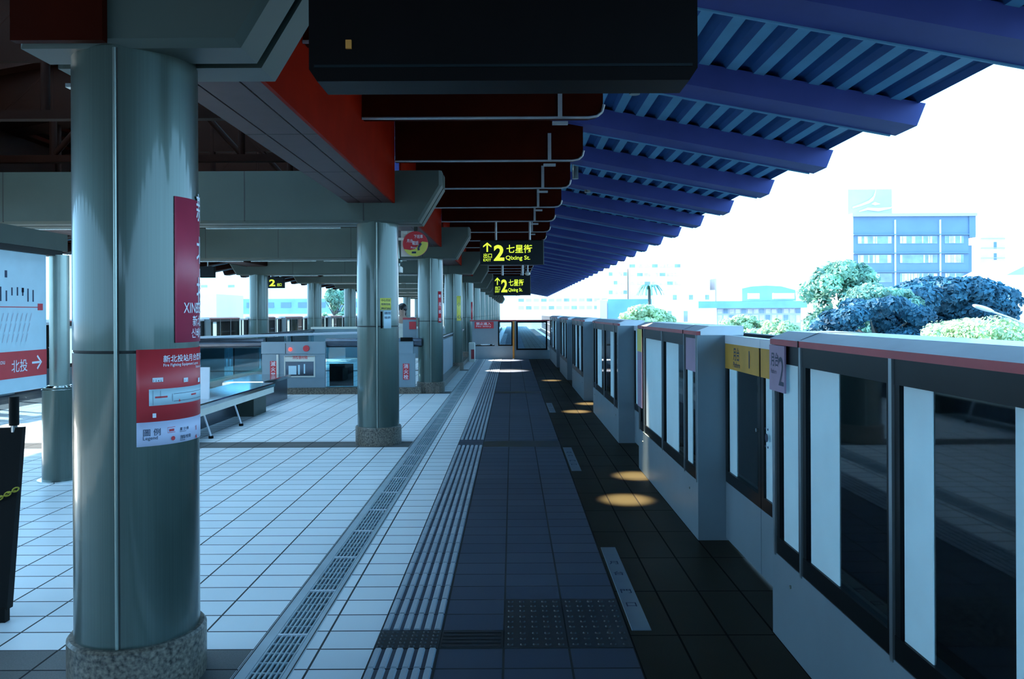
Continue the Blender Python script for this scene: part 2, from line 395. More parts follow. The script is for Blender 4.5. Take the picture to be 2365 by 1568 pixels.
# ------------------------------------------------------------------ red longitudinal girders
def girder(side, label, ya, yb, first):
    X = (lambda v: v) if side > 0 else (lambda v: 2*XC - v)
    t = thing('girder', label, 'girder', (X(-1.6), ya, 2.82), ('right' if side > 0 else 'left')+' row girders')
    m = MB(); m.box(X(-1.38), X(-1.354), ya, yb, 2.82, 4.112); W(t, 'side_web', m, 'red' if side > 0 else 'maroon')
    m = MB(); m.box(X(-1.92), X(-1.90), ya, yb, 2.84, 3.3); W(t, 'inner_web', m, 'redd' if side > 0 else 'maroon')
    if not first: return t
    for a, b in ((-1.898,-1.757),(-1.745,-1.505),(-1.493,-1.382)):
        m = MB(); m.box(X(a), X(b), ya, yb, 2.825, 2.85); W(t, 'soffit_panel', m, 'soffit')
    for a, b in ((-1.757,-1.745),(-1.505,-1.493)):
        m = MB(); m.box(X(a), X(b), ya, yb, 2.832, 2.85); W(t, 'soffit_trim', m, 'lip')
    for k in range(4):
        yy = ya+.5+k*1.52
        if yy < yb-.05:
            m = MB(); m.box(X(-1.9), X(-1.382), yy, yy+.008, 2.8235, 2.8251); W(t, 'soffit_joint', m, 'beamd')
    return t
ge = [-30.] + [y for y in cl if y > 3]
for i in range(len(ge)-1):
    for s_ in (1,-1):
        if s_ < 0 and i < 1: continue
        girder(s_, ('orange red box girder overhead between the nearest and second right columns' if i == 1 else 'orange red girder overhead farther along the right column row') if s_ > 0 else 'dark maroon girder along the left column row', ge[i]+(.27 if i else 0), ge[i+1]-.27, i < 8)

# ------------------------------------------------------------------ roof: rafters, deck, deep cross beams
SL = .186
def zr(x):                                    # rafter underside height at x (right half), mirrored for the left
    x = x if x > XC else 2*XC - x
    return 3.70 - SL*(x-.83)
rows = [7.27+2.033*k for k in range(-8, 37)]
for side, lab in ((1, 'roof rafter coloured with blue flare sloping down to the right eave'), (-1, 'maroon roof rafter sloping down to the left eave')):
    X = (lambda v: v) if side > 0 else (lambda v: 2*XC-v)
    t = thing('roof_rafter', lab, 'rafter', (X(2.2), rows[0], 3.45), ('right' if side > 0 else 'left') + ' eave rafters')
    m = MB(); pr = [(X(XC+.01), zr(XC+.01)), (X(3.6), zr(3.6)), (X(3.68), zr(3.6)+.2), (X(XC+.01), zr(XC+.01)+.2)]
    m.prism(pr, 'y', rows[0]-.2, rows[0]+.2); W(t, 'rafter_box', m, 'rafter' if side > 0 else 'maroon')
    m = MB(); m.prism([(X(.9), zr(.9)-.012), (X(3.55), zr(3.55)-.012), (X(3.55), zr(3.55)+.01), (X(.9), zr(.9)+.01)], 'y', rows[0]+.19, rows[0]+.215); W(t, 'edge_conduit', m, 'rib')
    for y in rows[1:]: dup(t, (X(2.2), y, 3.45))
# corrugated deck
SK = 1.9  # half width of the ridge opening added for floor light
def deck(side, name):
    X = (lambda v: v) if side > 0 else (lambda v: 2*XC-v)
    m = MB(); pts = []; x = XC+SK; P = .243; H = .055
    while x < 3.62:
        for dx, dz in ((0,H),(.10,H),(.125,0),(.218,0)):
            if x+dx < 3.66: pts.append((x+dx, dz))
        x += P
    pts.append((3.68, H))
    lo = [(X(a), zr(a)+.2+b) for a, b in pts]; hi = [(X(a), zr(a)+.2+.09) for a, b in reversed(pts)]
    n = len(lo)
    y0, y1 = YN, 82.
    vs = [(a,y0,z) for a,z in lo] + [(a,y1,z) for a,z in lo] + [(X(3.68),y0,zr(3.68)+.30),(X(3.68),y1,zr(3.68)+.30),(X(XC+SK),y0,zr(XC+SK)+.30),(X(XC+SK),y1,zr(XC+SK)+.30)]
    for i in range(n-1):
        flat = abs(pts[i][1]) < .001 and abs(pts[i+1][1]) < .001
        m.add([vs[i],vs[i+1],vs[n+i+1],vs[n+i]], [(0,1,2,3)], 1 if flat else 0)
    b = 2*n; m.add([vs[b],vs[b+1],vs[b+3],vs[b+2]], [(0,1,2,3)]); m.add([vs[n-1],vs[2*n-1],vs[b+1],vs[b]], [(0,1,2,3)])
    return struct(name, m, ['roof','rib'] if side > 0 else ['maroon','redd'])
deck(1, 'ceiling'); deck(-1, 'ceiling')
m = MB(); m.prism([(XC-SK-.1,zr(XC+SK+.1)+.31),(XC,zr(XC)+.31),(XC+SK+.1,zr(XC+SK+.1)+.31),(XC+SK+.1,zr(XC+SK+.1)+.32),(XC,zr(XC)+.32),(XC-SK-.1,zr(XC+SK+.1)+.32)], 'y', 2.5, 82)  # translucent ridge sheet added as a light source for the left floor
o = obj('fill_skylight', m, 'skyl'); tag(o, 'milky translucent ridge sheet added as skylight glimpsed between dark baffles', 'fill_skylight')
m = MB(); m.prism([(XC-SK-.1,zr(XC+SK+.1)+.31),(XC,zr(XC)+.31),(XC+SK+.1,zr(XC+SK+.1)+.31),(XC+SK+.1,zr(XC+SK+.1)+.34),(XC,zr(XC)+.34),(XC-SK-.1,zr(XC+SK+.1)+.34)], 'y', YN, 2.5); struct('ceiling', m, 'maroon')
# deep maroon cross beams with rounded ends
def deep(side, lab):
    X = (lambda v: v) if side > 0 else (lambda v: 2*XC-v)
    y = rows[0]; t = thing('deep_beam', lab, 'beam', (X(-.3), y, 3.31), ('right' if side > 0 else 'left') + ' maroon deep beams')
    pr = [(-1.352,3.31),(.70,3.31),(.77,3.325),(.81,3.36),(.83,3.42),(.83,zr(.83)+.0),(-1.352,zr(-1.352))]
    m = MB(); m.prism([(X(a),b) for a,b in pr], 'y', y-.06, y+.06); W(t, 'web', m, 'redd')
    m = MB(); path = [(-1.35,3.305),(.70,3.305),(.775,3.318),(.82,3.355),(.838,3.42)]
    for q, (a, b) in enumerate(zip(path[:-1], path[1:])):
        m.cyl((X(a[0]), y-.07, a[1]), (X(b[0]), y-.07, b[1]), .013, None, 8)
    W(t, 'conduit', m, 'flange')
    m = MB(); m.box(X(.42), X(.46), y-.085, y-.065, 3.3, 3.62); m.box(X(.37), X(.51), y-.10, y-.05, 3.24, 3.265); W(t, 'conduit_drop', m, 'flange')
    return t
for s_, lab in ((1, 'deep maroon beam overhead spanning from the red girder towards the right eave'), (-1, 'deep maroon beam overhead left of the left girder')):
    d = deep(s_, lab)
    for y in rows[1:]:
        if s_ < 0 and y < 3: continue
        dup(d, (d.location.x, y, 3.31))
# roof trusses between the girders
tr = thing('roof_truss', 'dark red steel truss between the two girders', 'truss', (XC, rows[0], 3.2), 'trusses between the girders')
m = MB(); m.box(-2.5, 2.5, -.05, .05, .12, .2)
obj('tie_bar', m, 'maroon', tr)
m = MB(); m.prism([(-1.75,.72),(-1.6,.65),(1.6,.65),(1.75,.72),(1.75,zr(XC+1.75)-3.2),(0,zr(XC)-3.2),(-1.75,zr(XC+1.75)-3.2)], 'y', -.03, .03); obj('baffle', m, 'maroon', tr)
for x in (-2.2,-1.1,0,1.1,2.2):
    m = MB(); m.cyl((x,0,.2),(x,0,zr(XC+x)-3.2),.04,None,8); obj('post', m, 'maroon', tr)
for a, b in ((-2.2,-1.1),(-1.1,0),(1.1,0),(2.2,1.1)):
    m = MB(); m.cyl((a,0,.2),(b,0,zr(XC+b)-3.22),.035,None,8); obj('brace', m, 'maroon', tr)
for k, y in enumerate(rows[1:]):
    if y > 6: dup(tr, (XC, y, 3.2))

# ------------------------------------------------------------------ platform screen gates
ZT = 1.385
def GX(side): return (lambda d: 1.25+d) if side > 0 else (lambda d: -9.75-d)
def bx(m, X, d0, d1, y0, y1, z0, z1, mi=0): m.box(X(d0), X(d1), y0, y1, z0, z1, mi)
def gate_box(side, y0, y1, splits, label, frost=None, group=None, detail=True):
    X = GX(side)
    t = thing('platform_gate', label, 'platform gate', (X(.15), y0, 0), group or 'fixed gate units')
    m = MB(); bx(m, X, .0, .05, y0+.03, y1-.03, 0, .395); W(t, 'base_panel', m, 'gate')
    for a, b in ((y0+.6, y0+1.42), (y1-.51, y1-.09)):
        m = MB(); bx(m, X, .09, .26, a, b, 0, .35); W(t, 'lit_ledge_block', m, 'block')  # white blocks stand in for the skylit ledge behind the glass
    for e in (y0, y1-.03):
        m = MB(); bx(m, X, .0, .31, e, e+.03, 0, ZT); W(t, 'end_panel', m, 'gate')
    m = MB(); bx(m, X, -.008, .02, y0, y1, ZT, 1.412); W(t, 'red_stripe', m, 'gred')
    m = MB(); m.prism([(X(-.01),1.412),(X(.08),1.447),(X(.31),1.447),(X(.31),ZT),(X(.02),ZT),(X(.02),1.412)], 'y', y0-.004, y1+.004); W(t, 'top_cover', m, 'gtop')
    if detail:
        m = MB(); 
        for yy in splits[1:-1][::2] or [(y0+y1)/2]: m.box(X(-.012), X(.0), yy-.003, yy+.003, ZT, 1.413); m.prism([(X(-.0),1.4165),(X(.08),1.4485),(X(.3),1.4485),(X(.3),1.44),(X(.08),1.44)], 'y', yy-.003, yy+.003)
        W(t, 'cover_joint', m, 'beamd')
    ys = splits
    m = MB()
    bx(m, X, .004, .04, ys[0], ys[-1], .395, .475); W(t, 'black_rail', m, 'gated')
    m = MB(); bx(m, X, .004, .04, ys[0], ys[-1], 1.30, ZT); W(t, 'black_rail', m, 'gated')
    for a, b in zip(ys[:-1], ys[1:]):
        m = MB(); bx(m, X, .006, .04, a+.008, a+.045, .475, 1.30); W(t, 'black_stile', m, 'gated')
        m = MB(); bx(m, X, .006, .04, b-.045, b-.008, .475, 1.30); W(t, 'black_stile', m, 'gated')
        m = MB(); bx(m, X, .016, .024, a+.04, b-.04, .472, 1.303); W(t, 'glass_pane', m, 'glass')
    for yy in ys:
        m = MB(); bx(m, X, -.004, .02, yy-.011, yy+.011, .385, ZT); W(t, 'mullion', m, 'gates')
    for a, b in frost or []:
        m = MB(); bx(m, X, .012, .0155, a, b, .476, 1.299); W(t, 'frosted_strip', m, 'frost')
    for yy in (y0+.25, y1-.25):
        if detail: m = MB(); m.cyl((X(-.006),yy,.3),(X(.0),yy,.3),.008,None,8); W(t, 'screw', m, 'trim')
    return t
def door_leaf(side, y0, y1, label, strip, sticker=True, group=None):
    X = GX(side)
    t = thing('sliding_gate_door', label, 'gate door', (X(.2), y0, 0), group or 'sliding gate doors')
    m = MB(); bx(m, X, .185, .225, y0, y1, .02, .40); W(t, 'base_panel', m, 'gate')
    m = MB(); bx(m, X, .185, .225, y0, y1, .40, .475); bx(m, X, .185, .225, y0, y0+.05, .475, 1.33); bx(m, X, .185, .225, y1-.05, y1, .475, 1.33); W(t, 'frame', m, 'gated')
    m = MB(); bx(m, X, .183, .23, y0, y1, 1.33, 1.385); W(t, 'top_rail', m, 'gtop')
    m = MB(); bx(m, X, .202, .21, y0+.045, y1-.045, .47, 1.335); W(t, 'glass_pane', m, 'glass')
    m = MB(); bx(m, X, .197, .2, strip[0], strip[1], .476, 1.33); W(t, 'frosted_strip', m, 'frost')
    m = MB(); m.cyl((X(.17),(y1-.04) if strip[0] < (y0+y1)/2 else (y0+.04),.85),(X(.186),(y1-.04) if strip[0] < (y0+y1)/2 else (y0+.04),.85),.012,None,10); W(t, 'lock_button', m, 'lip')
    if sticker:
        m = MB(); bx(m, X, .181, .184, y0+.012, y1-.012, 1.165, 1.33); W(t, 'orange_sticker', m, 'orange')
        m = MB(); s = side
        fn = lambda u, v: (X(.1795), y1 - .05 - u, v)
        if y1-y0 > .5:
            put_text(m, '月台', .09, fn, .16, 1.235, .01, sx=.8); put_text(m, 'Platform', .05, fn, .16, 1.185, .005, sx=.9); put_text(m, '1', .15, fn, .47, 1.2, .01)
        W(t, 'lettering', m, 'ink')
    return t
G = [(1.30,3.84),(5.38,7.9),(9.4,12.35),(13.95,16.7),(18.2,21.0),(22.5,26.5)]
glab = ['silver gate unit nearest the camera at the right edge of the frame', 'second gate unit with mauve edge, third metre past the orange stickers', 'third gate unit along the right platform edge', 'fourth gate unit along the right platform edge', 'fifth gate unit along the right platform edge', 'last gate unit on the right next to the end fence']
glab[1] = 'second gate unit, just beyond the doors with orange stickers'
spl = [[1.34,1.8,2.632,3.46,3.80],[5.42,5.80,6.66,7.57,7.86],[9.44,9.8,10.9,12.0,12.31],[13.99,14.5,15.4,16.2,16.66],[18.24,18.7,19.6,20.5,20.96],[22.6,23.8,25,26.4]]
fro = [[(3.52,3.71),(3.085,3.375),(2.395,2.57),(1.85,2.0)],[(6.70,7.53),(6.07,6.53),(5.6,5.74)],[(9.9,10.25),(11.3,11.8)],[(14.6,15.0),(15.6,15.9)],[(18.8,19.2),(19.8,20.2)],[(23,23.4),(24.5,24.9)]]
for (a, b), l_, s_, f_ in zip(G, glab, spl, fro): gate_box(1, a, b, s_, l_, f_)
for i in range(5):
    a, b = G[i][1]+.01, G[i+1][0]-.01; m_ = (a+b)/2
    door_leaf(1, a, m_-.004, ['near sliding gate door with orange sticker between first and second gate units', 'near door leaf between the second and third gate units', 'near door leaf between the third and fourth gate units', 'near door leaf between the fourth and fifth gate units', 'near door leaf beside the last gate unit'][i], (m_-.26, m_-.06), i < 1)
    door_leaf(1, m_+.004, b, ['far sliding gate door with orange sticker, beside the second gate unit', 'far door leaf between the second and third gate units', 'far door leaf between the third and fourth gate units', 'far door leaf between the fourth and fifth gate units', 'far door leaf beside the last gate unit'][i], (b-.22, b-.06), i < 1)
# stickers on the gates
t = thing('gate_sticker', 'mauve sticker on the far corner of the nearest gate unit', 'sticker', (1.245,3.74,1.17))
m = MB(); m.box(1.237,1.2455,3.625,3.836,1.168,1.383); W(t, 'sheet', m, 'purple')
m = MB(); fn = lambda u, v: (1.2355, 3.82-u, v)
put_text(m, '月台', .07, fn, .01, 1.29, .01, sx=.8); put_text(m, '2', .19, fn, .115, 1.2, .004, sx=.8); put_text(m, 'Platform', .03, fn, .01, 1.25, .003, sx=.8); W(t, 'lettering', m, 'ink')
t = thing('gate_sticker', 'tall mauve and yellow sticker on the far edge of the second gate unit', 'sticker', (1.245,7.85,.6))
m = MB(); m.box(1.240,1.2455,7.64,7.9,.62,1.38); W(t, 'sheet', m, 'purple')
m = MB(); m.box(1.238,1.240,7.64,7.9,1.16,1.38); W(t, 'yellow_band', m, 'ysign')
t = thing('gate_sticker', 'pale mauve sticker on the near panel of the second gate unit', 'sticker', (1.245,5.6,1.1))
m = MB(); m.box(1.252,1.2545,5.45,5.75,1.13,1.36); W(t, 'sheet', m, 'purple')
t = thing('gate_sticker', 'round arrow symbol on the near orange stickered door', 'sticker', (1.43,4.5,.8))
m = MB(); m.cyl((1.429,4.49,.83),(1.4315,4.49,.83),.024,None,20)
for dy in (-.022,.022):
    for dz in (-.05,.05): m.cyl((1.429,4.49+dy,.83+dz),(1.4315,4.49+dy,.83+dz),.007,None,6)
W(t, 'mark', m, 'ink')
# left side gates, far across the platform
lg = None
for k in range(11):
    y0 = 8.5+4.3*k
    gate_box(-1, y0, y0+2.8, [y0+.04,y0+.9,y0+1.9,y0+2.76], 'gate unit with red top line across the platform on the left edge', [(y0+.3,y0+.6)], 'left edge gate units', False)
    door_leaf(-1, y0+2.81, y0+3.545, 'door leaf on the left platform edge nearer half of its pair', (y0+3.3,y0+3.5), False, 'left edge gate doors nearer half')
    door_leaf(-1, y0+3.55, y0+4.29, 'door leaf on the left platform edge farther half of its pair', (y0+3.6,y0+3.8), False, 'left edge gate doors farther half')

# ------------------------------------------------------------------ end fence
YE = 26.7
t = thing('end_fence', 'grey end fence with two black framed windows at the far end of the platform', 'fence', (0,YE,0))
def ex(px): return (px-VX)*YE/F
m = MB(); m.box(ex(1090), 1.25, YE, YE+.06, 0, .30); m.box(ex(1090), ex(1184), YE, YE+.06, .3, .44); m.box(ex(1140), ex(1150), YE, YE+.06, .44, 1.29); m.box(ex(1090), ex(1100), YE, YE+.06, .44, 1.29); m.box(ex(1184), ex(1192), YE, YE+.06, .3, 1.29); m.box(ex(1100),ex(1140),YE+.01,YE+.05,.5,1.29)
W(t, 'panel', m, 'gate')
m = MB()
def ring(m, x0, x1, z0, z1, w, y0, y1):
    m.box(x0,x1,y0,y1,z0,z0+w); m.box(x0,x1,y0,y1,z1-w,z1); m.box(x0,x0+w,y0,y1,z0+w,z1-w); m.box(x1-w,x1,y0,y1,z0+w,z1-w)
ring(m, ex(1150), ex(1184), .44, 1.27, .045, YE-.01, YE+.05); W(t, 'window_frame', m, 'gated')
m = MB(); ring(m, ex(1192), ex(1264), .30, 1.27, .055, YE-.01, YE+.05); W(t, 'window_frame', m, 'gated')
for a, b, z in ((1151,1183,.46),(1193,1263,.32)):
    m = MB(); m.box(ex(a)+.03, ex(b)-.03, YE+.015, YE+.022, z+.03, 1.24); W(t, 'window_glass', m, 'glass')
m = MB(); m.box(ex(1098), ex(1142), YE-.01, YE+.01, .44, .47); W(t, 'black_sill', m, 'gated')
m = MB(); m.box(ex(1085), 1.25, YE-.015, YE+.07, 1.27, 1.31); W(t, 'red_top_rail', m, 'gred')
t = thing('fence_sign', 'red and white sign board on the left of the end fence', 'sign', (ex(1118),YE-.03,1.0))
m = MB(); m.box(ex(1096), ex(1140), YE-.03, YE-.016, 1.03, 1.25); W(t, 'board', m, 'poster')
m = MB(); fn = lambda u, v: (ex(1098)+u, YE-.032, v)
put_text(m, '禁止進入', .1, fn, .02, 1.15, .01, width=.5); put_text(m, 'No entry', .07, fn, .02, 1.08, .005, width=.5); W(t, 'lettering', m, 'white')
t = thing('fence_post', 'slim amber post standing before the end fence', 'post', (ex(1186),YE-.08,0)); m = MB(); m.cyl((0,0,0),(0,0,1.27),.035,None,16); obj('pole', m, 'brass', t); m = MB(); m.cyl((0,0,0),(0,0,.02),.07,None,16); obj('foot', m, 'steel', t)
t = thing('litter_bin', 'small white stand with pink label near the end fence', 'bin', (-1.28,25.2,0)); m = MB(); m.bbox(-.1,.1,-.12,.12,0,.62,.02); obj('body', m, 'cream', t); m = MB(); m.box(-.02,.08,-.124,-.12,.1,.4); obj('label', m, 'gred', t)

# ------------------------------------------------------------------ stairwell enclosure
YS = 15.35
def sx_(px): return (px-VX)*YS/F
def sz(py): return EYE-(py-VY)*YS/F
t = thing('stair_balustrade', 'stairwell balustrade with dark tube rail and teal glass across the platform middle', 'balustrade', (-3.9,YS,0))
m = MB(); m.box(-6.3, -1.75, YS-.09, YS+.18, 0, .124); m.box(-1.75,-1.42,YS,26,0,.125); m.box(-6.5,-6.3,YS,26,0,.125); W(t, 'granite_kerb', m, 'granite')
m = MB(); m.cyl((-6.3,YS+.09,.98),(sx_(607),YS+.09,.98),.09,None,20); m.cyl((sx_(751),YS+.09,.98),(-1.75,YS+.09,.98),.09,None,20)
m.cyl((-1.62,YS+.6,1.0),(-1.62,26,1.0),.05,None,12); m.cyl((-6.4,YS+.1,1.0),(-6.4,26,1.0),.05,None,12); W(t, 'tube_rail', m, 'tube')
m = MB(); m.box(-6.3, sx_(607), YS+.08, YS+.095, .125, .92); W(t, 'glass_panel', m, 'glassb')
m = MB(); m.box(sx_(751), -2.3, YS+.08, YS+.095, .125, .92); W(t, 'glass_panel', m, 'glassb')
m = MB(); m.box(sx_(757), sx_(812), YS+.12, YS+.16, .14, .57); W(t, 'black_panel', m, 'black')
for a, b in ((15.9,18.2),(18.3,20.6),(20.7,23),(23.1,25.6)):
    m = MB(); m.box(-1.64,-1.60,a,b,.125,.93); W(t, 'side_panel', m, 'gate')
    m = MB(); m.box(-6.42,-6.38,a,b,.125,.93); W(t, 'glass_panel', m, 'glassb')
m = MB(); m.box(-6.4,-1.7,25.6,25.75,.125,1.06); W(t, 'rear_wall', m, 'gate')
m = MB(); m.box(-6.45,-1.65,25.5,25.85,1.06,1.12); W(t, 'rear_coping', m, 'cream')
# sloping handrail band seen as a white line
t = thing('handrail', 'white topped sloping handrail above the stairwell balustrade', 'handrail', (-4,YS+1,0))
m = MB(); pts = [(-6.4,YS+.5,1.07),(-1.75,YS+2.2,1.16)]
m.add([(-6.45,YS+.3,1.10),(-2.9,YS+1.6,1.16),(-2.9,YS+1.9,1.16),(-6.45,YS+.6,1.10),(-6.45,YS+.3,1.06),(-2.9,YS+1.6,1.12),(-2.9,YS+1.9,1.12),(-6.45,YS+.6,1.06)], [(0,1,2,3),(7,6,5,4),(0,4,5,1),(1,5,6,2),(2,6,7,3),(3,7,4,0)])
W(t, 'rail_top', m, 'white')
for u in (0.05,.5,.95):
    m = MB(); x = -6.4+3.5*u; m.cyl((x,YS+.42+1.3*u,-.25),(x,YS+.42+1.3*u,1.08+.05*u),.025,None,10); W(t, 'baluster', m, 'steel')
# fire cabinet
t = thing('fire_cabinet', 'grey fire equipment cabinet with lit red lamp and display window', 'cabinet', (sx_(680),YS,0))
Y0 = YS-.06
m = MB(); m.box(sx_(607), sx_(752), Y0, YS-.001, .125, sz(815)); W(t, 'body', m, 'gate')
m = MB(); m.box(sx_(606), sx_(753), Y0-.02, YS-.001, sz(814), sz(787)); W(t, 'header', m, 'gate')
m = MB(); ring(m, sx_(658), sx_(729), sz(868), sz(819), .02, Y0-.012, Y0); m.box(sx_(660),sx_(727),Y0-.012,Y0,sz(832),sz(820)); W(t, 'door_frame', m, 'cream')
m = MB(); m.box(sx_(662), sx_(725), Y0-.004, Y0-.001, sz(865), sz(833)); W(t, 'display_window', m, 'tube')
m = MB(); m.box(sx_(668),sx_(686),Y0-.006,Y0-.004,sz(862),sz(842)); m.box(sx_(690),sx_(694),Y0-.006,Y0-.004,sz(862),sz(840)); m.box(sx_(703),sx_(706),Y0-.006,Y0-.004,sz(860),sz(838)); W(t, 'papers', m, 'mapw')
m = MB(); m.ball((sx_(673),Y0-.03,sz(804)),.034); o = W(t, 'red_lamp', m, 'ledred'); o['label'] = 'glowing red indicator lamp'
m = MB(); m.cyl((sx_(710),Y0-.06,sz(802)),(sx_(710),Y0-.02,sz(802)),.06,None,20); W(t, 'alarm_bell', m, 'poster')
m = MB(); m.box(sx_(661),sx_(662.5),Y0-.022,Y0-.02,sz(814),sz(790)); W(t, 'header_joint', m, 'beamd')
m = MB(); m.cyl((sx_(643.5),Y0-.03,.14),(sx_(643.5),Y0-.03,sz(816)),.02,None,12); W(t, 'white_pole', m, 'cream')
m = MB(); fn = lambda u, v: (sx_(677)+u, Y0-.014, v); put_text(m, '消防器材箱', .07, fn, 0, sz(826), .01, width=.29); W(t, 'lettering', m, 'poster')
def redsign(px0, px1, py0, py1, label, yy, chars, Y=None):
    t = thing('extinguisher_sign', label, 'sign', (sx_((px0+px1)/2), yy, sz(py1)))
    m = MB(); m.box(sx_(px0), sx_(px1), yy-.008, yy, sz(py1), sz(py0)); W(t, 'plate', m, 'poster')
    m = MB(); w = sx_(px1)-sx_(px0); n = len(chars); h = (sz(py0)-sz(py1))/n
    fn = lambda u, v: (sx_(px0)+w/2+u, yy-.010, v)
    for i, c in enumerate(chars): put_text(m, c, min(w*.8, h*.9), fn, 0, sz(py0)-h*(i+.82), .01, 'CENTER')
    W(t, 'lettering', m, 'white')
redsign(625.5, 640, 831, 869, 'narrow red sign with white characters on the fire cabinet', Y0, '滅火器')
t = thing('side_cabinet', 'narrow grey cabinet with red sign between second and third columns', 'cabinet', (sx_(940),YS,0))
m = MB(); m.box(sx_(921), sx_(959), Y0, YS-.001, .125, sz(815)); W(t, 'body', m, 'gate')
m = MB(); m.box(sx_(919), sx_(955), Y0-.02, YS-.001, sz(815), sz(787)); W(t, 'header', m, 'gate')
m = MB(); m.box(sx_(926), sx_(953), Y0-.03, YS-.001, sz(786.9), sz(778)); W(t, 'dark_lid', m, 'black')
redsign(931, 945.5, 838, 875, 'narrow red sign on the cabinet right of the second column', Y0, '消火栓')
t = thing('wall_sign', 'small red and white sign above the side cabinet', 'sign', (sx_(949),YS+.3,1.2)); m = MB(); m.box(sx_(926),sx_(958),YS+.26,YS+.28,1.05,1.42); W(t, 'board', m, 'gate')
m = MB(); m.box(sx_(941),sx_(957),YS+.245,YS+.26,sz(760),sz(742)); W(t, 'red_print', m, 'poster')
m = MB(); m.box(sx_(926),sx_(958),YS+.25,YS+.29,1.42,1.46); W(t, 'red_edge', m, 'gred')

# ------------------------------------------------------------------ bench and easel
t = thing('bench', 'steel topped bench with thin white legs left of the second column', 'bench', (-4.1,11,0))
m = MB(); m.bbox(-4.45,-3.78,9.0,12.7,.39,.45,.015); W(t, 'seat', m, 'steel')
m = MB(); m.box(-3.83,-3.79,9.05,12.65,.30,.389); W(t, 'apron', m, 'cream')
m = MB(); m.box(-4.43,-4.39,9.05,12.65,.30,.389); W(t, 'apron', m, 'cream')
for y in (9.9, 11.0):
    m = MB(); m.cyl((-3.84,y,.30),(-3.75,y,.03),.013,None,8); W(t, 'leg', m, 'white')
    m = MB(); m.cyl((-4.38,y,.30),(-4.47,y,.03),.013,None,8); W(t, 'leg', m, 'white')
    for x in (-3.75,-4.47):
        m = MB(); m.cyl((x,y,.0),(x,y,.03),.03,None,10); W(t, 'rubber_foot', m, 'black')
m = MB(); m.box(-4.2,-4.14,9.3,12.4,.02,.388); W(t, 'dark_panel', m, 'tube')
m = MB(); m.box(-4.4,-3.9,12.0,12.6,0,.299); W(t, 'end_block', m, 'beam')
t = thing('bench', 'low dark bench block near the stairwell kerb', 'bench', (-4.3,14,0))
m = MB(); m.bbox(-4.75,-4.05,13.0,14.6,.38,.44,.015); W(t, 'seat', m, 'steel')
m = MB(); m.box(-4.7,-4.1,13.05,14.5,0,.38); W(t, 'base', m, 'tube')
t = thing('notice_easel', 'white notice board leaning on the bench behind the nearest column', 'notice board', (-3.98,10.3,.45))
m = MB(); m.add([(-4.3,10.3,.45),(-3.93,10.3,.45),(-3.96,10.4,.85),(-4.3,10.4,.85),(-4.3,10.33,.45),(-3.93,10.33,.45),(-3.96,10.43,.85),(-4.3,10.43,.85)],[(0,1,2,3),(7,6,5,4),(0,4,5,1),(1,5,6,2),(2,6,7,3),(3,7,4,0)]); W(t, 'board', m, 'white')

# ------------------------------------------------------------------ map board on the left
t = thing('map_board', 'large pale route map board with red band on a steel post at left', 'map board', (-4.24,7.4,0))
XB = -4.30
m = MB(); m.box(XB-.09, XB+.09, 5.4, 7.55, 2.14, 2.30); m.box(XB-.07,XB+.07,5.4,7.5,2.09,2.14,1); W(t, 'header', m, ['beam','beamd'])
m = MB(); m.box(XB-.03, XB+.03, 5.4, 7.30, .88, 2.09); W(t, 'board', m, 'mapw')
m = MB(); m.box(XB+.03, XB+.033, 5.4, 7.30, 1.0, 1.23); o = W(t, 'red_band', m, 'poster')
m = MB(); fn = lambda u, v: (XB+.035, 7.28+u, v)
put_text(m, '→', .20, fn, -.23, 1.055, .006); put_text(m, '北投', .115, fn, -.50, 1.06, .004, sx=1); put_text(m, 'Beitou', .06, fn, -.74, 1.13, .003); put_text(m, '往', .07, fn, -.92, 1.045, .004)
put_text(m, 'To', .055, fn, -.74, 1.05, .003); W(t, 'band_lettering', m, 'white')
m = MB(); m.box(XB+.03,XB+.033,5.4,7.17,1.608,1.615); m.box(XB+.03,XB+.035,7.17,7.24,1.585,1.645); W(t, 'route_line', m, 'poster')
m = MB()
for k in range(22):
    u = 7.1-k*.075; h_ = random.uniform(.06,.2); z0 = 1.66+random.choice((0,.0,.05))
    m.box(XB+.03,XB+.0325,u-.008,u+.008,z0,z0+h_)
for u, z0, z1 in ((6.72,1.86,1.92),(6.45,1.75,1.8),(6.6,1.9,2.05),(6.95,1.74,1.78)): m.box(XB+.03,XB+.0325,u-.015,u+.015,z0,z1)
W(t, 'station_names', m, 'ink')
m = MB()
for k in range(26):
    u = 7.1-k*.065; 
    for q in range(3): m.add([fn(u-7.28-.03-q*.03, 1.56-q*.09), fn(u-7.28-.022-q*.03,1.56-q*.09), fn(u-7.28-.05-q*.03,1.49-q*.09), fn(u-7.28-.058-q*.03,1.49-q*.09)], [(0,1,2,3)])
W(t, 'fine_print', m, 'bblue2')
m = MB(); m.cyl((-4.24,7.46,.87),(-4.24,7.46,2.1),.085,None,32); W(t, 'upper_post', m, 'trim')
m = MB(); m.cyl((-4.24,7.46,.012),(-4.24,7.46,.87),.15,.145,32); W(t, 'lower_post', m, 'col')
m = MB(); m.cyl((-4.24,7.46,0),(-4.24,7.46,.012),.19,None,32); W(t, 'base_disc', m, 'steel')
m = MB(); m.cyl((-4.24,7.46,.85),(-4.24,7.46,.885),.152,.1,32); W(t, 'collar', m, 'steel')

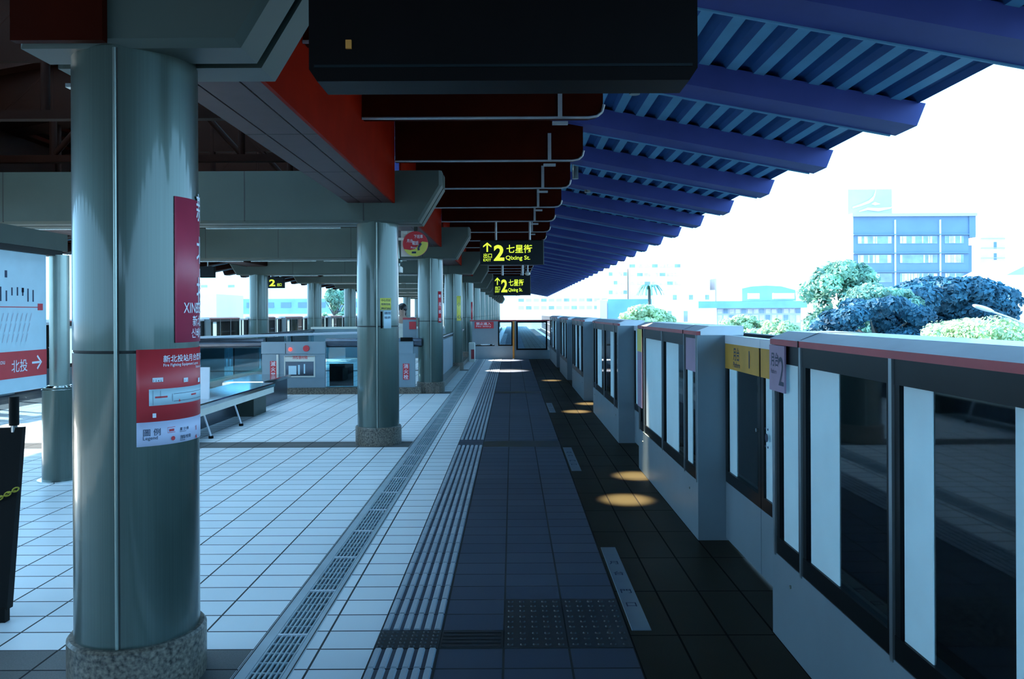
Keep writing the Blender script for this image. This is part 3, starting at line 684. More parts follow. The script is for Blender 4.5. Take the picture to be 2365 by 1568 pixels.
# ------------------------------------------------------------------ black stand with chain
t = thing('floor_sign', 'black folding floor sign cut by the left frame edge', 'floor sign', (-2.75,4.1,0))
m = MB(); m.add([(-3.2,4.0,.06),(-2.545,4.0,.06),(-2.56,4.16,.955),(-3.2,4.16,.93),(-3.2,4.05,.06),(-2.545,4.05,.06),(-2.56,4.19,.955),(-3.2,4.19,.93)],[(0,1,2,3),(7,6,5,4),(0,4,5,1),(1,5,6,2),(2,6,7,3),(3,7,4,0)]); W(t, 'panel', m, 'black')
for x in (-2.575,-3.18):
    m = MB(); m.box(x,x+.027,3.99,4.03,.0,.07); W(t, 'foot', m, 'black')
m = MB(); m.cyl((-2.61,4.17,.93),(-2.61,4.17,.965),.016,None,12,1); m.cyl((-2.61,4.17,.965),(-2.61,4.17,1.115),.024,None,16); W(t, 'grip_post', m, ['black','steel'])
t = thing('plastic_chain', 'yellow plastic chain hanging across the black floor sign', 'chain', (-2.6,3.97,.6))
m = MB()
for k in range(17):
    u = k/16; cx, cz = -2.54-.33*u, .650-.115*u-.02*math.sin(u*3.1)
    for q in range(12):
        a, b = 2*math.pi*q/12, 2*math.pi*(q+1)/12
        def pt(a):
            l, w = .017*math.cos(a), .010*math.sin(a)
            return (cx+l, 4.068+(w if k%2 else 0), cz+.35*l+(0 if k%2 else w))
        m.cyl(pt(a), pt(b), .0035, None, 6)
W(t, 'links', m, 'yellow')

# ------------------------------------------------------------------ posters on columns
def phi(cx, cy, r, px):
    k = (px-VX)/F; base = math.atan2(-cy, -cx); lo, hi = base-1.45, base+1.45
    f = lambda a: (cx+r*math.cos(a)) - k*(cy+r*math.sin(a))
    a = base
    best = min(((abs(f(base-1.5+3.0*i/600)), base-1.5+3.0*i/600) for i in range(601)))
    return best[1]
CX, CY, RR = -1.6, 3.4, R+.002
pm = lambda px: phi(CX, CY, RR, px)
def depth(a): return CY+RR*math.sin(a)
a0 = pm(314); a1 = a0+2.35
zz = lambda px, py: EYE-(py-VY)*depth(pm(px))/F
zT, zB, zR = zz(314,804), zz(314,1029), zz(314,973)
t = thing('fire_poster', 'red station fire equipment plan poster on the lower nearest column', 'poster', (CX,CY-.25,zB))
m = MB(); m.shell(CX,CY,RR,a0,a1,zR,zT,.002,40); W(t, 'red_sheet', m, 'poster')
m = MB(); m.shell(CX,CY,RR,a0,a1,zB,zR,.002,40); W(t, 'legend_sheet', m, 'lav')
def cfn(r, aa): return lambda u, v: (CX+r*math.cos(aa+u/r), CY+r*math.sin(aa+u/r), v)
fn = cfn(RR+.004, a0)
U = lambda px: (pm(px)-a0)*RR
am = pm(343)
m = MB(); m.shell(CX,CY,RR+.002,am,a1-.1,zz(343,934),zz(343,896),.001,40); W(t, 'plan_sheet', m, 'mapw')
m = MB(); s_ = .0017*1
put_text(m, '新北投站月台層消防', .031, fn, U(376), zz(376,832), .012); put_text(m, 'Fire Fighting Equipment Layout', .0165, fn, U(376), zz(376,843), .01); put_text(m, 'Xinbeitou Station', .0145, fn, U(376)+.18, zz(376,852), .01)
for px, w in ((351,.042),(423,.026),(455,.03)): rect(m, fn, U(px), U(px)+w, zz(px,879), zz(px,869), 0, 4)
rect(m, fn, U(351), U(351)+.014, zz(351,961), zz(351,951), 0, 2)
W(t, 'lettering', m, 'white')
m = MB(); put_text(m, '圖 例', .031, fn, U(328), zz(328,1003), .006, sx=1.0); put_text(m, 'Legend', .02, fn, U(328), zz(328,1013), .006)
put_text(m, '蓄 沙 桶', .014, fn, U(414), zz(414,990), .01); put_text(m, 'Sand bucket', .007, fn, U(414), zz(414,994), .006); put_text(m, '消防栓箱', .016, fn, U(414), zz(414,1009), .01); put_text(m, 'Hydrant', .008, fn, U(414), zz(414,1014), .006)
fm = cfn(RR+.0045, a0)
for a_, b_, c_, d_ in ((400,455,905,906),(400,455,922,923)): rect(m, fm, U(a_), U(a_)+.2, zz(a_,d_), zz(a_,c_), 0, 10)
rect(m, fm, U(397), U(397)+.0015, zz(397,923), zz(397,905)); rect(m, fm, U(352), U(352)+.001, zz(352,932), zz(352,898)); rect(m, fm, U(370), U(370)+.001, zz(370,915), zz(370,898))
for q, px in enumerate((351,357,363,369,424,430)): put_text(m, '12457'[q%5], .012, cfn(RR+.0046,a0), U(px)+.001, zz(px,878), .004)
W(t, 'dark_lettering', m, 'ink')
m = MB()
rect(m, fm, U(386), U(386)+.034, zz(386,984), zz(386,983), 0, 3); rect(m, fm, U(386), U(386)+.034, zz(386,996), zz(386,995), 0, 3); rect(m, fm, U(386), U(386)+.001, zz(386,996), zz(386,983))
rect(m, fm, U(390), U(390)+.022, zz(390,992.5), zz(390,987), 0, 3)
cu_, cv_ = U(399), zz(399,1008); vs = [fm(cu_+.009*math.cos(6.283*i/16), cv_+.009*math.sin(6.283*i/16)) for i in range(16)]; m.add(vs, [tuple(range(16))])
cu_, cv_ = U(413.5), zz(413,923); m.add([fm(cu_-.005,cv_),fm(cu_+.005,cv_),fm(cu_,cv_+.012)], [(0,1,2)])
cu_, cv_ = U(451), zz(451,1007); m.add([fm(cu_-.008,cv_),fm(cu_+.008,cv_),fm(cu_,cv_+.016)], [(0,1,2)])
rect(m, fm, U(450), U(450)+.005, zz(450,989), zz(450,978)); rect(m, fm, U(357), U(357)+.05, zz(357,916), zz(357,912), 0, 4); rect(m, fm, U(440), U(440)+.04, zz(440,909), zz(440,905), 0, 4)
W(t, 'red_marks', m, 'poster')
b0_ = pm(404); b1_ = b0_+1.9
zt2, zb2 = EYE+(VY-449)*depth(b0_)/F, EYE-(788-VY)*depth(b0_)/F
t = thing('station_banner', 'tall crimson station name banner on the upper nearest column', 'banner', (CX,CY-.25,zb2))
m = MB(); m.shell(CX,CY,RR,b0_,b1_,zb2,zt2,.002,36); W(t, 'sheet', m, 'banner')
fn = cfn(RR+.004, b0_)
U2 = lambda px: (pm(px)-b0_)*RR
m = MB(); put_text(m, 'XINBEITOU', .062, fn, U2(423), EYE+(VY-719)*depth(pm(425))/F, .004, sx=.8); put_text(m, '신베이터우', .045, fn, U2(440), EYE+(VY-775)*depth(pm(440))/F, .004)
for q, c in enumerate('新北投'): put_text(m, c, .13, fn, U2(452), 1.95-q*.18, .006)
put_text(m, '新北投', .05, fn, U2(443), EYE+(VY-748)*depth(pm(440))/F, .004)
W(t, 'lettering', m, 'white')

def colsign(name, lab, cat, ccy, px0, px1, py0, py1, m_, text=None, tm='ink', ccx=-1.6, vert=False):
    r = R+.002; A0, A1 = phi(ccx,ccy,r,px0), phi(ccx,ccy,r,px1); d = ccy+r*math.sin((A0+A1)/2)
    z1, z0 = EYE-(py0-VY)*d/F, EYE-(py1-VY)*d/F
    t = thing(name, lab, cat, (ccx+r*math.cos(A0), ccy+r*math.sin(A0), z0))
    m = MB(); m.shell(ccx,ccy,r,A0,A1,z0,z1,.003,14); W(t, 'sheet', m, m_)
    if text:
        f = lambda u, v: (ccx+(r+.005)*math.cos(A0+u/r), ccy+(r+.005)*math.sin(A0+u/r), v)
        m = MB(); n = len(text); wdt = (A1-A0)*r
        for i, s_ in enumerate(text):
            h = (z1-z0)/n; put_text(m, s_, min(h*.75, wdt*.85) if vert else h*.6, f, wdt*.08, z1-h*(i+.8), .01, width=wdt*.8)
        W(t, 'lettering', m, tm)
    return t
colsign('notice', 'yellow notice on the second column', 'notice', 9.5, 878, 903, 687, 714, 'ysign', ['小心月台', '間隙危險', 'Mind gap'])
colsign('notice', 'pale grey notice below the yellow one on the second column', 'notice', 9.5, 886, 903, 716, 757, 'mapw', ['請勿', '吸菸', '', ''])
colsign('notice', 'dark vertical strip beside the notices on the second column', 'notice', 9.5, 879, 883.5, 718, 757, 'black')
colsign('sticker', 'thin red vertical sticker on the third column', 'sticker', 15.6, 1012, 1019, 672, 744, 'poster', list('新北投站'), 'white', vert=True)
colsign('sticker', 'tall yellow vertical sticker on the fourth column', 'sticker', 21.7, 1055, 1064, 683, 740, 'ysign', list('小心'), 'ink', vert=True)
colsign('sticker', 'thin red vertical sticker on the fifth column of the right row', 'sticker', 27.8, 1088, 1091, 697, 738, 'poster')

# round hanging sign
def P3(px, py, Y): return ((px-VX)*Y/F, Y, EYE-(py-VY)*Y/F)
t = thing('round_sign', 'round red and yellow sign beside the second column top', 'sign', P3(960,562,10.3))
cx, _, cz = P3(960,562,10.3)
r_ = 29*10.3/F
m = MB(); m.cyl((cx,10.3,cz),(cx,10.33,cz),r_,None,40); W(t, 'red_disc', m, 'poster')
m = MB(); vs = []
arc = [(r_*.995*math.cos(math.radians(a)), r_*.995*math.sin(math.radians(a))) for a in range(-155, 8, 6)]
inner = [(r_*.55,.18*r_),(r_*.25,-.1*r_),(0,-.4*r_),(-.4*r_,-.5*r_)]
pl = arc+inner
m.add([(cx+a,10.297,cz+b) for a,b in pl]+[(cx+a,10.3,cz+b) for a,b in pl], [tuple(range(len(pl)))]); W(t, 'yellow_part', m, 'ysign')
m = MB(); fn = lambda u, v: (cx+u, 10.294, cz+v)
put_text(m, '下班車', .05, fn, -.02, .075, .008, sx=.8); put_text(m, '月台', .05, fn, -.11, .02, .008, sx=.8); put_text(m, '電話', .055, fn, -.045, -.01, .01, sx=.8); put_text(m, 'Phone', .035, fn, -.06, -.06, .004, sx=.8); W(t, 'lettering', m, 'white')
m = MB()
for a, b, w in (((.075,.005),(.04,-.05),.014),((.04,-.05),(.045,-.085),.014)): m.cyl((cx+a[0],10.292,cz+a[1]),(cx+b[0],10.292,cz+b[1]),w,None,8)
m.box(cx-.045,cx+.01,10.291,10.295,cz-.125,cz-.1); W(t, 'dark_handset_symbol', m, 'ink')
m = MB(); m.box(cx-.19,cx+.02,10.34,10.36,cz-.16,cz+.17); m.box(cx-.30,cx-.15,10.30,10.36,cz+.05,cz+.08); m.box(-1.39,cx-.1,10.2,10.24,cz+.12,cz+.15); W(t, 'bracket_plate', m, 'cream')
m = MB(); m.box(cx-.02,cx+.02,10.33,10.37,cz+.15,2.84); W(t, 'hanger', m, 'steel')
t = thing('camera_unit', 'small white security camera beside the second column', 'camera', P3(922,620,9.7))
x, y, z = P3(922,628,9.7)
m = MB(); m.bbox(x-.04,x+.035,y-.12,y+.1,z,z+.075,.012); W(t, 'housing', m, 'cream')
m = MB(); m.cyl((x,y,z+.07),(x,y,z+.13),.012,None,8); m.ball((x+.01,y,z+.14),.03); m.cyl((x,y,z+.14),(x-.03,y,ZB),.01,None,8); W(t, 'mount', m, 'trim')
t = thing('camera_unit', 'tiny white security camera hanging right of the two exit signs', 'camera', P3(1219,632,24.5))
x, y, z = P3(1219,632,24.5)
m = MB(); m.ball((x,y,z),(.09,.09,.06)); W(t, 'housing', m, 'cream'); m = MB(); m.cyl((x,y,z+.05),(x,y,3.31),.025,None,8); W(t, 'mount', m, 'flange')

# ------------------------------------------------------------------ hanging signs
def exit_sign(px0, px1, py0, py1, Y, label, ztop=3.31, full=True, extra=0):
    x0, _, z1 = P3(px0,py0,Y); x1, _, z0 = P3(px1,py1,Y); w = x1-x0; h = z1-z0
    t = thing('exit_sign', label, 'sign', ((x0+x1)/2,Y,z0))
    m = MB(); m.bbox(x0,x1,Y,Y+.16,z0,z1,.015); W(t, 'housing', m, 'signd')
    for u in (.25,.78):
        m = MB(); m.cyl((x0+w*u,Y+.08,z1-.01),(x0+w*u,Y+.08,ztop),.022*Y/15,None,10); W(t, 'hanger', m, 'flange')
    m = MB(); s = h
    fn = lambda u, v: (x0+u*w, Y-.003, z0+v*h)
    f2 = lambda u, v: (x0+u, Y-.003, z0+v)
    ax = .092*w if full else .1*w
    if full:
        put_text(m, '2', .86*h, f2, .215*w, .18*h, .03, width=.165*w)
        put_text(m, '七星街', .36*h, f2, .41*w, .50*h, .012, width=.40*w); put_text(m, 'Qixing St.', .235*h, f2, .40*w, .20*h, .012, width=.38*w)
        put_text(m, '出口', .2*h, f2, .05*w, .29*h, .012, width=.13*w); put_text(m, 'EXIT', .15*h, f2, .05*w, .14*h, .01, width=.12*w)
        # arrow
        cxx = .115*w
        for pl in ([(-.012,.52),(.012,.52),(.012,.80),(-.012,.80)], [(0,.90),(.065,.76),(.065,.70),(0,.82)], [(0,.90),(0,.82),(-.065,.70),(-.065,.76)]):
            m.add([(x0+cxx+a*w, Y-.003, z0+b*h) for a,b in pl], [(0,1,2,3)])
    else:
        put_text(m, '2', .8*h, f2, .15*w, .2*h, .03, width=.35*w); put_text(m, '出口', .3*h, f2, .6*w, .2*h, .01, width=.25*w)
    W(t, 'lettering', m, 'lit')
    return t
exit_sign(1109, 1257, 554, 611, 15.35, 'nearer hanging exit sign with arrow, large 2 and street name')
exit_sign(1139, 1226, 636, 682, 24.7, 'farther hanging exit sign below and behind the larger one')
exit_sign(616, 656, 637, 663, 27.0, 'small exit sign between two left row columns', full=False, ztop=2.62+.5)
# big dark display board, seen from behind
t = thing('display_board', 'big unlit dark board hanging overhead across the top centre', 'display board', (-.02,2.98,2.43))
xa, _, z0 = P3(716,160,2.95); xb = P3(1614,160,2.95)[0]; z0 = P3(716,186,2.95)[2]
m = MB(); m.prism([(xa,z0+.045),(xa+.03,z0),(xb-.03,z0),(xb,z0+.045),(xb,z0+.72),(xa,z0+.72)], 'y', 2.95, 3.13); W(t, 'housing', m, 'board')
m = MB(); m.box(xa+.02,xb-.02,2.944,2.95,z0+.05,z0+.06); m.box(xa+.02,xb-.02,2.944,2.95,z0+.66,z0+.67); W(t, 'frame_edge', m, 'signd')
for u in (.2,.8):
    m = MB(); x = xa+(xb-xa)*u; m.cyl((x,3.05,z0+.71),(x,3.05,3.72),.025,None,10); W(t, 'hanger', m, 'board')
m = MB(); m.box(P3(802,90,2.95)[0],P3(815,90,2.95)[0],2.940,2.95,P3(802,112,2.95)[2],P3(802,92,2.95)[2]); W(t, 'tag', m, 'brass')
t = thing('hanging_board', 'dark small hanging board seen at left under the far beams', 'sign', P3(480,635,22))
a = P3(462,612,22); b = P3(494,638,22); m = MB(); m.box(a[0],b[0],22,22.15,b[2],a[2]); W(t, 'housing', m, 'signd'); m = MB(); m.cyl((a[0]+.2,22.07,a[2]-.01),(a[0]+.2,22.07,3.3),.02,None,8); W(t, 'hanger', m, 'flange')

# ------------------------------------------------------------------ downlights above the platform edge, last two added for far floor patches
for i, (px, py) in enumerate(((1445,1155),(1468,1100),(1330,951),(1358,933),(1273,879),(1172,856),(1168,832))):
    Y = EYE*F/(py-VY); X = (px-VX)*Y/F
    yy = Y
    z = zr(X)-.02
    near = min(rows, key=lambda r: abs(r-yy)); 
    if X < .83: z = 3.25
    t = thing('downlight', 'small recessed downlight under the roof above the platform edge, the far two added for floor patches', 'lamp', (X,Y,z), 'downlights over the edge')
    m = MB(); m.cyl((0,0,-.02),(0,0,.24),.05,None,16); obj('can', m, 'trim', t)
    ld = bpy.data.lights.new('downlight_beam', 'SPOT'); ld.energy = 7000 if i < 5 else 5000; ld.color = (1,.88,.62) if i < 5 else (1,.93,.85); ld.spot_size = math.radians(8 if i < 5 else 22); ld.spot_blend = 1.; ld.shadow_soft_size = .03  # last two are wider spots added to make the bright far floor patches
    lo = bpy.data.objects.new('downlight_beam', ld); C.objects.link(lo); lo.parent = t; lo.location = (0,0,-.03)

# ------------------------------------------------------------------ person behind the stair rail
px_, _, _ = P3(926,700,17)
t = thing('person', 'person with black hair and cream coat half hidden behind the second column', 'person', (px_,17.2,0))
def skin_obj(name, verts, edges, radii, m, parent, root=0):
    me = bpy.data.meshes.new(name); me.from_pydata(verts, edges, []); me.materials.append(M[m])
    o = bpy.data.objects.new(name, me); C.objects.link(o); o.parent = parent
    sk = o.modifiers.new('s', 'SKIN'); sk.use_smooth_shade = True
    for i, r in enumerate(radii): me.skin_vertices[0].data[i].radius = (r if isinstance(r, tuple) else (r, r))
    me.skin_vertices[0].data[root].use_root = True
    ss = o.modifiers.new('u', 'SUBSURF'); ss.levels = 2; ss.render_levels = 2
    return o
def mk_skin(name, verts, edges, radii, m, parent):
    me = bpy.data.meshes.new(name); me.from_pydata(verts, edges, [])
    o = bpy.data.objects.new(name, me); C.objects.link(o)
    o.modifiers.new('s', 'SKIN').use_smooth_shade = True
    for i, r in enumerate(radii): me.skin_vertices[0].data[i].radius = (r if isinstance(r, tuple) else (r, r))
    me.skin_vertices[0].data[0].use_root = True
    ss = o.modifiers.new('u', 'SUBSURF'); ss.levels = 2
    me2 = bpy.data.meshes.new_from_object(o.evaluated_get(bpy.context.evaluated_depsgraph_get()))
    bpy.data.objects.remove(o); me2.name = name; me2.materials.clear(); me2.materials.append(M[m])
    o2 = bpy.data.objects.new(name, me2); C.objects.link(o2); o2.parent = parent; return o2
bv = [(0,0,.92),(0,0,1.1),(0,0,1.3),(0,0,1.42),(0,-.01,1.5),(0,-.02,1.58),(0,-.02,1.66),
      (.17,0,1.38),(.22,.02,1.12),(.2,-.1,.9),(.2,-.14,.82),(-.17,0,1.38),(-.22,.02,1.12),(-.2,-.08,.88),(-.2,-.12,.8),
      (.09,0,.86),(.1,.0,.48),(.1,.02,.08),(.1,-.12,.04),(-.09,0,.86),(-.1,0,.48),(-.1,.02,.08),(-.1,-.12,.04)]
be = [(0,1),(1,2),(2,3),(3,4),(4,5),(5,6),(3,7),(7,8),(8,9),(9,10),(3,11),(11,12),(12,13),(13,14),(0,15),(15,16),(16,17),(17,18),(0,19),(19,20),(20,21),(21,22)]
brd = [(.15,.11),(.13,.1),(.15,.11),(.1,.08),.05,.085,.08,.055,.042,.03,.035,.055,.042,.03,.035,.085,.06,.04,.035,.085,.06,.04,.035]
mk_skin('body', bv, be, brd, 'skin', t)
cv = [(0,0,.7),(0,0,.95),(0,0,1.2),(0,0,1.41),(.17,0,1.39),(.225,.02,1.12),(.2,-.09,.92),(-.17,0,1.39),(-.225,.02,1.12),(-.2,-.07,.9)]
mk_skin('coat', cv, [(0,1),(1,2),(2,3),(3,4),(4,5),(5,6),(3,7),(7,8),(8,9)], [(.22,.17),(.18,.14),(.18,.13),(.13,.1),.075,.06,.05,.075,.06,.05], 'cloth', t)
mk_skin('trousers', [(0,0,.88),(.09,0,.8),(.1,0,.48),(.1,.02,.1),(-.09,0,.8),(-.1,0,.48),(-.1,.02,.1)], [(0,1),(1,2),(2,3),(0,4),(4,5),(5,6)], [.14,.1,.075,.06,.1,.075,.06], 'clothd', t)
m = MB(); m.ball((0,.015,1.655),(.105,.115,.115)); m.ball((0,.06,1.56),(.09,.07,.11)); obj('hair', m, 'hair', t)
m = MB(); m.ball((0,-.115,1.60),(.012,.018,.02)); m.ball((.03,-.1,1.63),.01); m.ball((-.03,-.1,1.63),.01); m.ball((0,-.105,1.555),(.022,.008,.006)); obj('face', m, 'skin', t)

# ------------------------------------------------------------------ tracks, parapets, ground
def track(side):
    X = (lambda v: v) if side > 0 else (lambda v: 2*XC-v)
    nm = 'right' if side > 0 else 'left'
    m = MB(); m.box(X(1.62),X(5.1),YN,130,-1.35,-1.05); o = obj('track_bed', m, 'ballast'); tag(o, 'dark track bed below the %s platform edge' % nm, 'track bed')
    for x in (2.2, 3.65):
        m = MB(); m.prism([(X(x-.07),-1.05),(X(x-.07),-1.03),(X(x-.012),-1.01),(X(x-.012),-.91),(X(x-.035),-.89),(X(x-.035),-.86),(X(x+.035),-.86),(X(x+.035),-.89),(X(x+.012),-.91),(X(x+.012),-1.01),(X(x+.07),-1.03),(X(x+.07),-1.05)], 'y', YN, 130)
        o = obj('track_rail', m, 'rail'); tag(o, '%s rail of the track on the %s side of the platform' % ('nearer' if x < 3 else 'outer', nm), 'rail')
    t = thing('parapet', 'dark concrete parapet beyond the %s track' % nm, 'parapet', (X(4.9),40,-1.05))
    m = MB(); m.box(X(4.8),X(5.0),YN,130,-1.05,1.1); W(t, 'wall', m, 'conc')
    m = MB(); m.box(X(4.55),X(4.8),YN,130,-1.05,-.92); m.box(X(4.68),X(4.8),YN,130,.0,.06); W(t, 'ledge', m, 'conc')
    m = MB(); m.cyl((X(4.62),YN,-.86),(X(4.62),130,-.86),.07,None,12); W(t, 'pipe', m, 'drain')
    m = MB(); m.cyl((X(4.75),YN,.09),(X(4.75),130,.09),.03,None,10); W(t, 'cable', m, 'drain')
track(1); track(-1)
m = MB(); m.box(-10.3,1.62,YN,YF,-1.35,-.26); struct('platform_slab', m, 'conc')
m = MB(); m.add([(-900,-300,-8),(900,-300,-8),(900,1200,-8),(-900,1200,-8),(-900,-300,-9),(900,-300,-9),(900,1200,-9),(-900,1200,-9)], [(0,1,2,3),(7,6,5,4),(0,4,5,1),(1,5,6,2),(2,6,7,3),(3,7,4,0)]); struct('ground', m, 'ground')
m = MB(); m.box(-10.3,5.1,YN,130,-8,-1.36); struct('viaduct', m, 'conc')

m = MB(); m.box(-10.1,1.2,-31.5,-31,0,3.1); struct('wall_back', m, 'conc')
# ------------------------------------------------------------------ buildings
def bl(px, Y): return (px-VX)*Y/F
def bz(py, Y): return EYE-(py-VY)*Y/F
GZ = -8
def building(name, label, px0, px1, pyt, Y, D, wall, win=None, bands=(), n=8, winm='bwin', side='bwhite'):
    x0, x1, z1 = bl(px0,Y), bl(px1,Y), bz(pyt,Y)
    t = thing(name, label, 'building', ((x0+x1)/2,Y,GZ))
    m = MB(); m.box(x0,x1,Y,Y+D,GZ,z1); W(t, 'walls', m, wall)
    for (a, b) in bands:
        k = 0; w = (x1-x0)/n
        for i in range(n):
            mm = MB(); xa = x0+w*(i+.14); xb = x0+w*(i+.86)
            mm.box(xa,xb,Y-.06,Y+.02,bz(b,Y),bz(a,Y)); W(t, 'window', mm, winm if (i*7+int(a))%3 else 'bglass')
    return t, x0, x1, z1
YM = 135.
t, x0, x1, z1 = building('office_building', 'office block with blue grey shade in its front colour and strip windows behind the big dark tree', 1971, 2238, 504, YM, 17, 'bblue')  # shaded front coloured blue grey, sunlit side coloured white
for a, b in ((549,567),(592,612),(635,656),(678,700)):
    for q, (p0, p1) in enumerate(((1981,2060),(2078,2165),(2182,2226))):
        m = MB(); m.box(bl(p0,YM),bl(p1,YM),YM-.08,YM+.02,bz(b,YM),bz(a,YM)); w = W(t, 'window_strip', m, 'bglass')
        m = MB(); p = p0+1
        random.seed(int(a)+q)
        while p < p1-5:
            ww = random.choice((3,5,8)); 
            if random.random() < .65: m.box(bl(p,YM),bl(p+ww,YM),YM-.1,YM-.08,bz(b-1,YM),bz(a+1,YM))
            p += ww+1.5
        obj('curtains', m, 'bwin', w, True)
for p in (2067,2171):
    m = MB(); m.box(bl(p-1.2,YM),bl(p+1.2,YM),YM-.3,YM,GZ,bz(512,YM)); W(t, 'white_pipe', m, 'bwhite')
for a in (547,590,633,676):
    m = MB(); m.box(x0,x1,YM-.35,YM+.0,bz(a,YM),bz(a-2,YM)); W(t, 'ledge', m, 'bblue')
m = MB(); m.box(x0-.15,x0,YM-.1,YM+17,GZ,z1); W(t, 'sunlit_side_wall', m, 'bwhite')  # sunlight on this side put into the white wall colour
for a, b in ((2.,5.),(8.,11.),):
    for zt, zb in ((568,600),(606,636),(640,672)):
        m = MB(); m.box(x0-.2,x0-.15,YM+a,YM+b,bz(zb,YM),bz(zt,YM)); W(t, 'side_window', m, 'bblue2')
m = MB(); m.box(x0-.3,x1+1.2,YM-.5,YM+17.2,z1,z1+.5); W(t, 'parapet_cap', m, 'bblue2')
m = MB(); m.box(x1,bl(2253,YM),YM+1,YM+14,GZ,bz(570,YM)); m.box(x1,bl(2253,YM),YM-.2,YM+14,bz(553,YM),bz(500,YM)); W(t, 'stair_wing', m, 'bblue')
m = MB(); a, b = bl(1960,YM+3), bl(2061,YM+3); m.box(a,b,YM+3,YM+11,z1+.5,bz(441,YM+3)); W(t, 'roof_block', m, 'bblue2')
m = MB(); m.box(a-.1,a,YM+3,YM+11,z1+.5,bz(441,YM+3)); m.box(a+3.2,a+3.5,YM+5,YM+5.3,bz(441,YM+3),bz(432,YM+3)); W(t, 'roof_block_side', m, 'bwhite')  # sunlit white put into the roof block's side as well
# swooping white bird emblem on the roof block
m = MB(); E = lambda px, py: (bl(px,YM+2.8), YM+2.8, bz(py,YM+2.8))
def ribbon(pts, ws):
    vs = []
    for (x, y), w in zip(pts, ws): vs += [E(x, y-w), E(x, y+w)]
    m.add(vs, [(2*i,2*i+1,2*i+3,2*i+2) for i in range(len(pts)-1)])
ribbon([(1970,483),(1990,477),(2008,470),(2018,462),(2023,450),(2025,440)], [2,2.5,3.5,5,5,1])
ribbon([(1985,492),(2005,486),(2030,488),(2058,484),(2076,472)], [1,3,4,2,.6])
ribbon([(2014,475),(2022,474),(2034,475)], [.5,4,.5]); W(t, 'bird_emblem', m, 'bwhite')

t, *_ = building('apartment_tower', 'slim pale tower with small windows right of the office block', 2264, 2322, 546, 175, 15, 'bpale')
for p, a in ((2296,564),(2296,590),(2288,618),(2303,618)):
    m = MB(); m.box(bl(p,175),bl(p+6,175),174.9,175.02,bz(a+15,175),bz(a,175)); W(t, 'window', m, 'bblue')
for a in (555,577,600): 
    m = MB(); m.box(bl(2264,175),bl(2322,175),174.8,175,bz(a+1.4,175),bz(a,175)); W(t, 'ledge', m, 'bblue2')
t, x0, x1, z1 = building('white_house', 'white house with dark sloped roof at the right frame edge', 2308, 2400, 640, 110, 12, 'bwhite', bands=((668,690),), n=6, winm='bpale')
m = MB(); m.prism([(x0+1,z1),(x1,z1+2.2),(x1,z1)], 'y', 110, 122); W(t, 'roof', m, 'bpatina')
t, x0, x1, z1 = building('school_building', 'long low light blue building in the middle distance with curved roof', 1655, 1850, 700, 120, 14, 'bblue2', bands=((716,726),(730,748)), n=14)
m = MB(); m.box(x0-3,x1+.5,118.8,120,bz(714,120),bz(698,120)); W(t, 'awning', m, 'bband')
m = MB(); m.prism([(bl(1723,120),bz(697,120)),(bl(1723,120),bz(668,120)),(bl(1745,120),bz(663,120)),(bl(1780,120),bz(661,120)),(bl(1815,120),bz(663,120)),(bl(1848,120),bz(672,120)),(bl(1850,120),bz(697,120))], 'y', 122, 132); W(t, 'curved_roof', m, 'bband')
for a, b in ((1725,1750),(1782,1830)):
    m = MB(); m.box(bl(a,120),bl(b,120),119.0,119.6,bz(693,120),bz(680,120)); W(t, 'white_unit', m, 'bwhite')
building('white_house', 'white flat roofed house left of the long low building', 1540, 1652, 672, 140, 12, 'bwhite', bands=((683,694),(720,745)), n=9, winm='bpale')
building('white_house', 'small white building with blue shaded front beyond the third gate unit', 1404, 1505, 692, 100, 8, 'bband')
building('white_block', 'white corner block of the small building beyond the third gate unit', 1385, 1402, 694, 99, 3, 'bwhite')
building('apartment_block', 'tall pale apartment block under the roof edge', 1452, 1574, 590, 210, 20, 'bpale', bands=((612,619),(632,639),(652,659)), n=7)
building('apartment_block', 'pale apartment block left of the tallest one under the roof', 1405, 1450, 618, 210, 20, 'bpale', bands=((630,638),(650,658),(672,680)), n=4)
building('apartment_block', 'far low pale apartment row above the end fence', 1195, 1405, 672, 190, 20, 'bwhite', bands=((690,697),(707,715)), n=12, winm='bblue2')
building('distant_block', 'pale distant block right of the tall apartments', 1610, 1640, 626, 400, 30, 'bpale')  # same pale wall as the nearer apartment blocks
building('distant_block', 'faint lower distant block beyond the white house', 1655, 1690, 645, 400, 30, 'bpale')
t, x0, x1, z1 = building('long_building', 'long white building with blue window band left of the platform', 470, 760+70, 668, 135, 10, 'bwhite')
m = MB(); m.box(x0,x1,134.8,135.02,bz(722,135),bz(688,135)); W(t, 'window_band', m, 'bband')
for k in range(9):
    m = MB(); m.box(x0+1.6+k*2.9,x0+3.3+k*2.9,134.7,134.8,bz(708,135),bz(696,135)); W(t, 'window', m, 'bblue')
building('white_block', 'white house wall at far left behind the stairwell', 440, 500, 676, 60, 6, 'bpale')
building('apartment_block', 'pale apartment block above the long white building on the left', 420, 545, 650, 150, 10, 'bpale', bands=((655,661),), n=6)
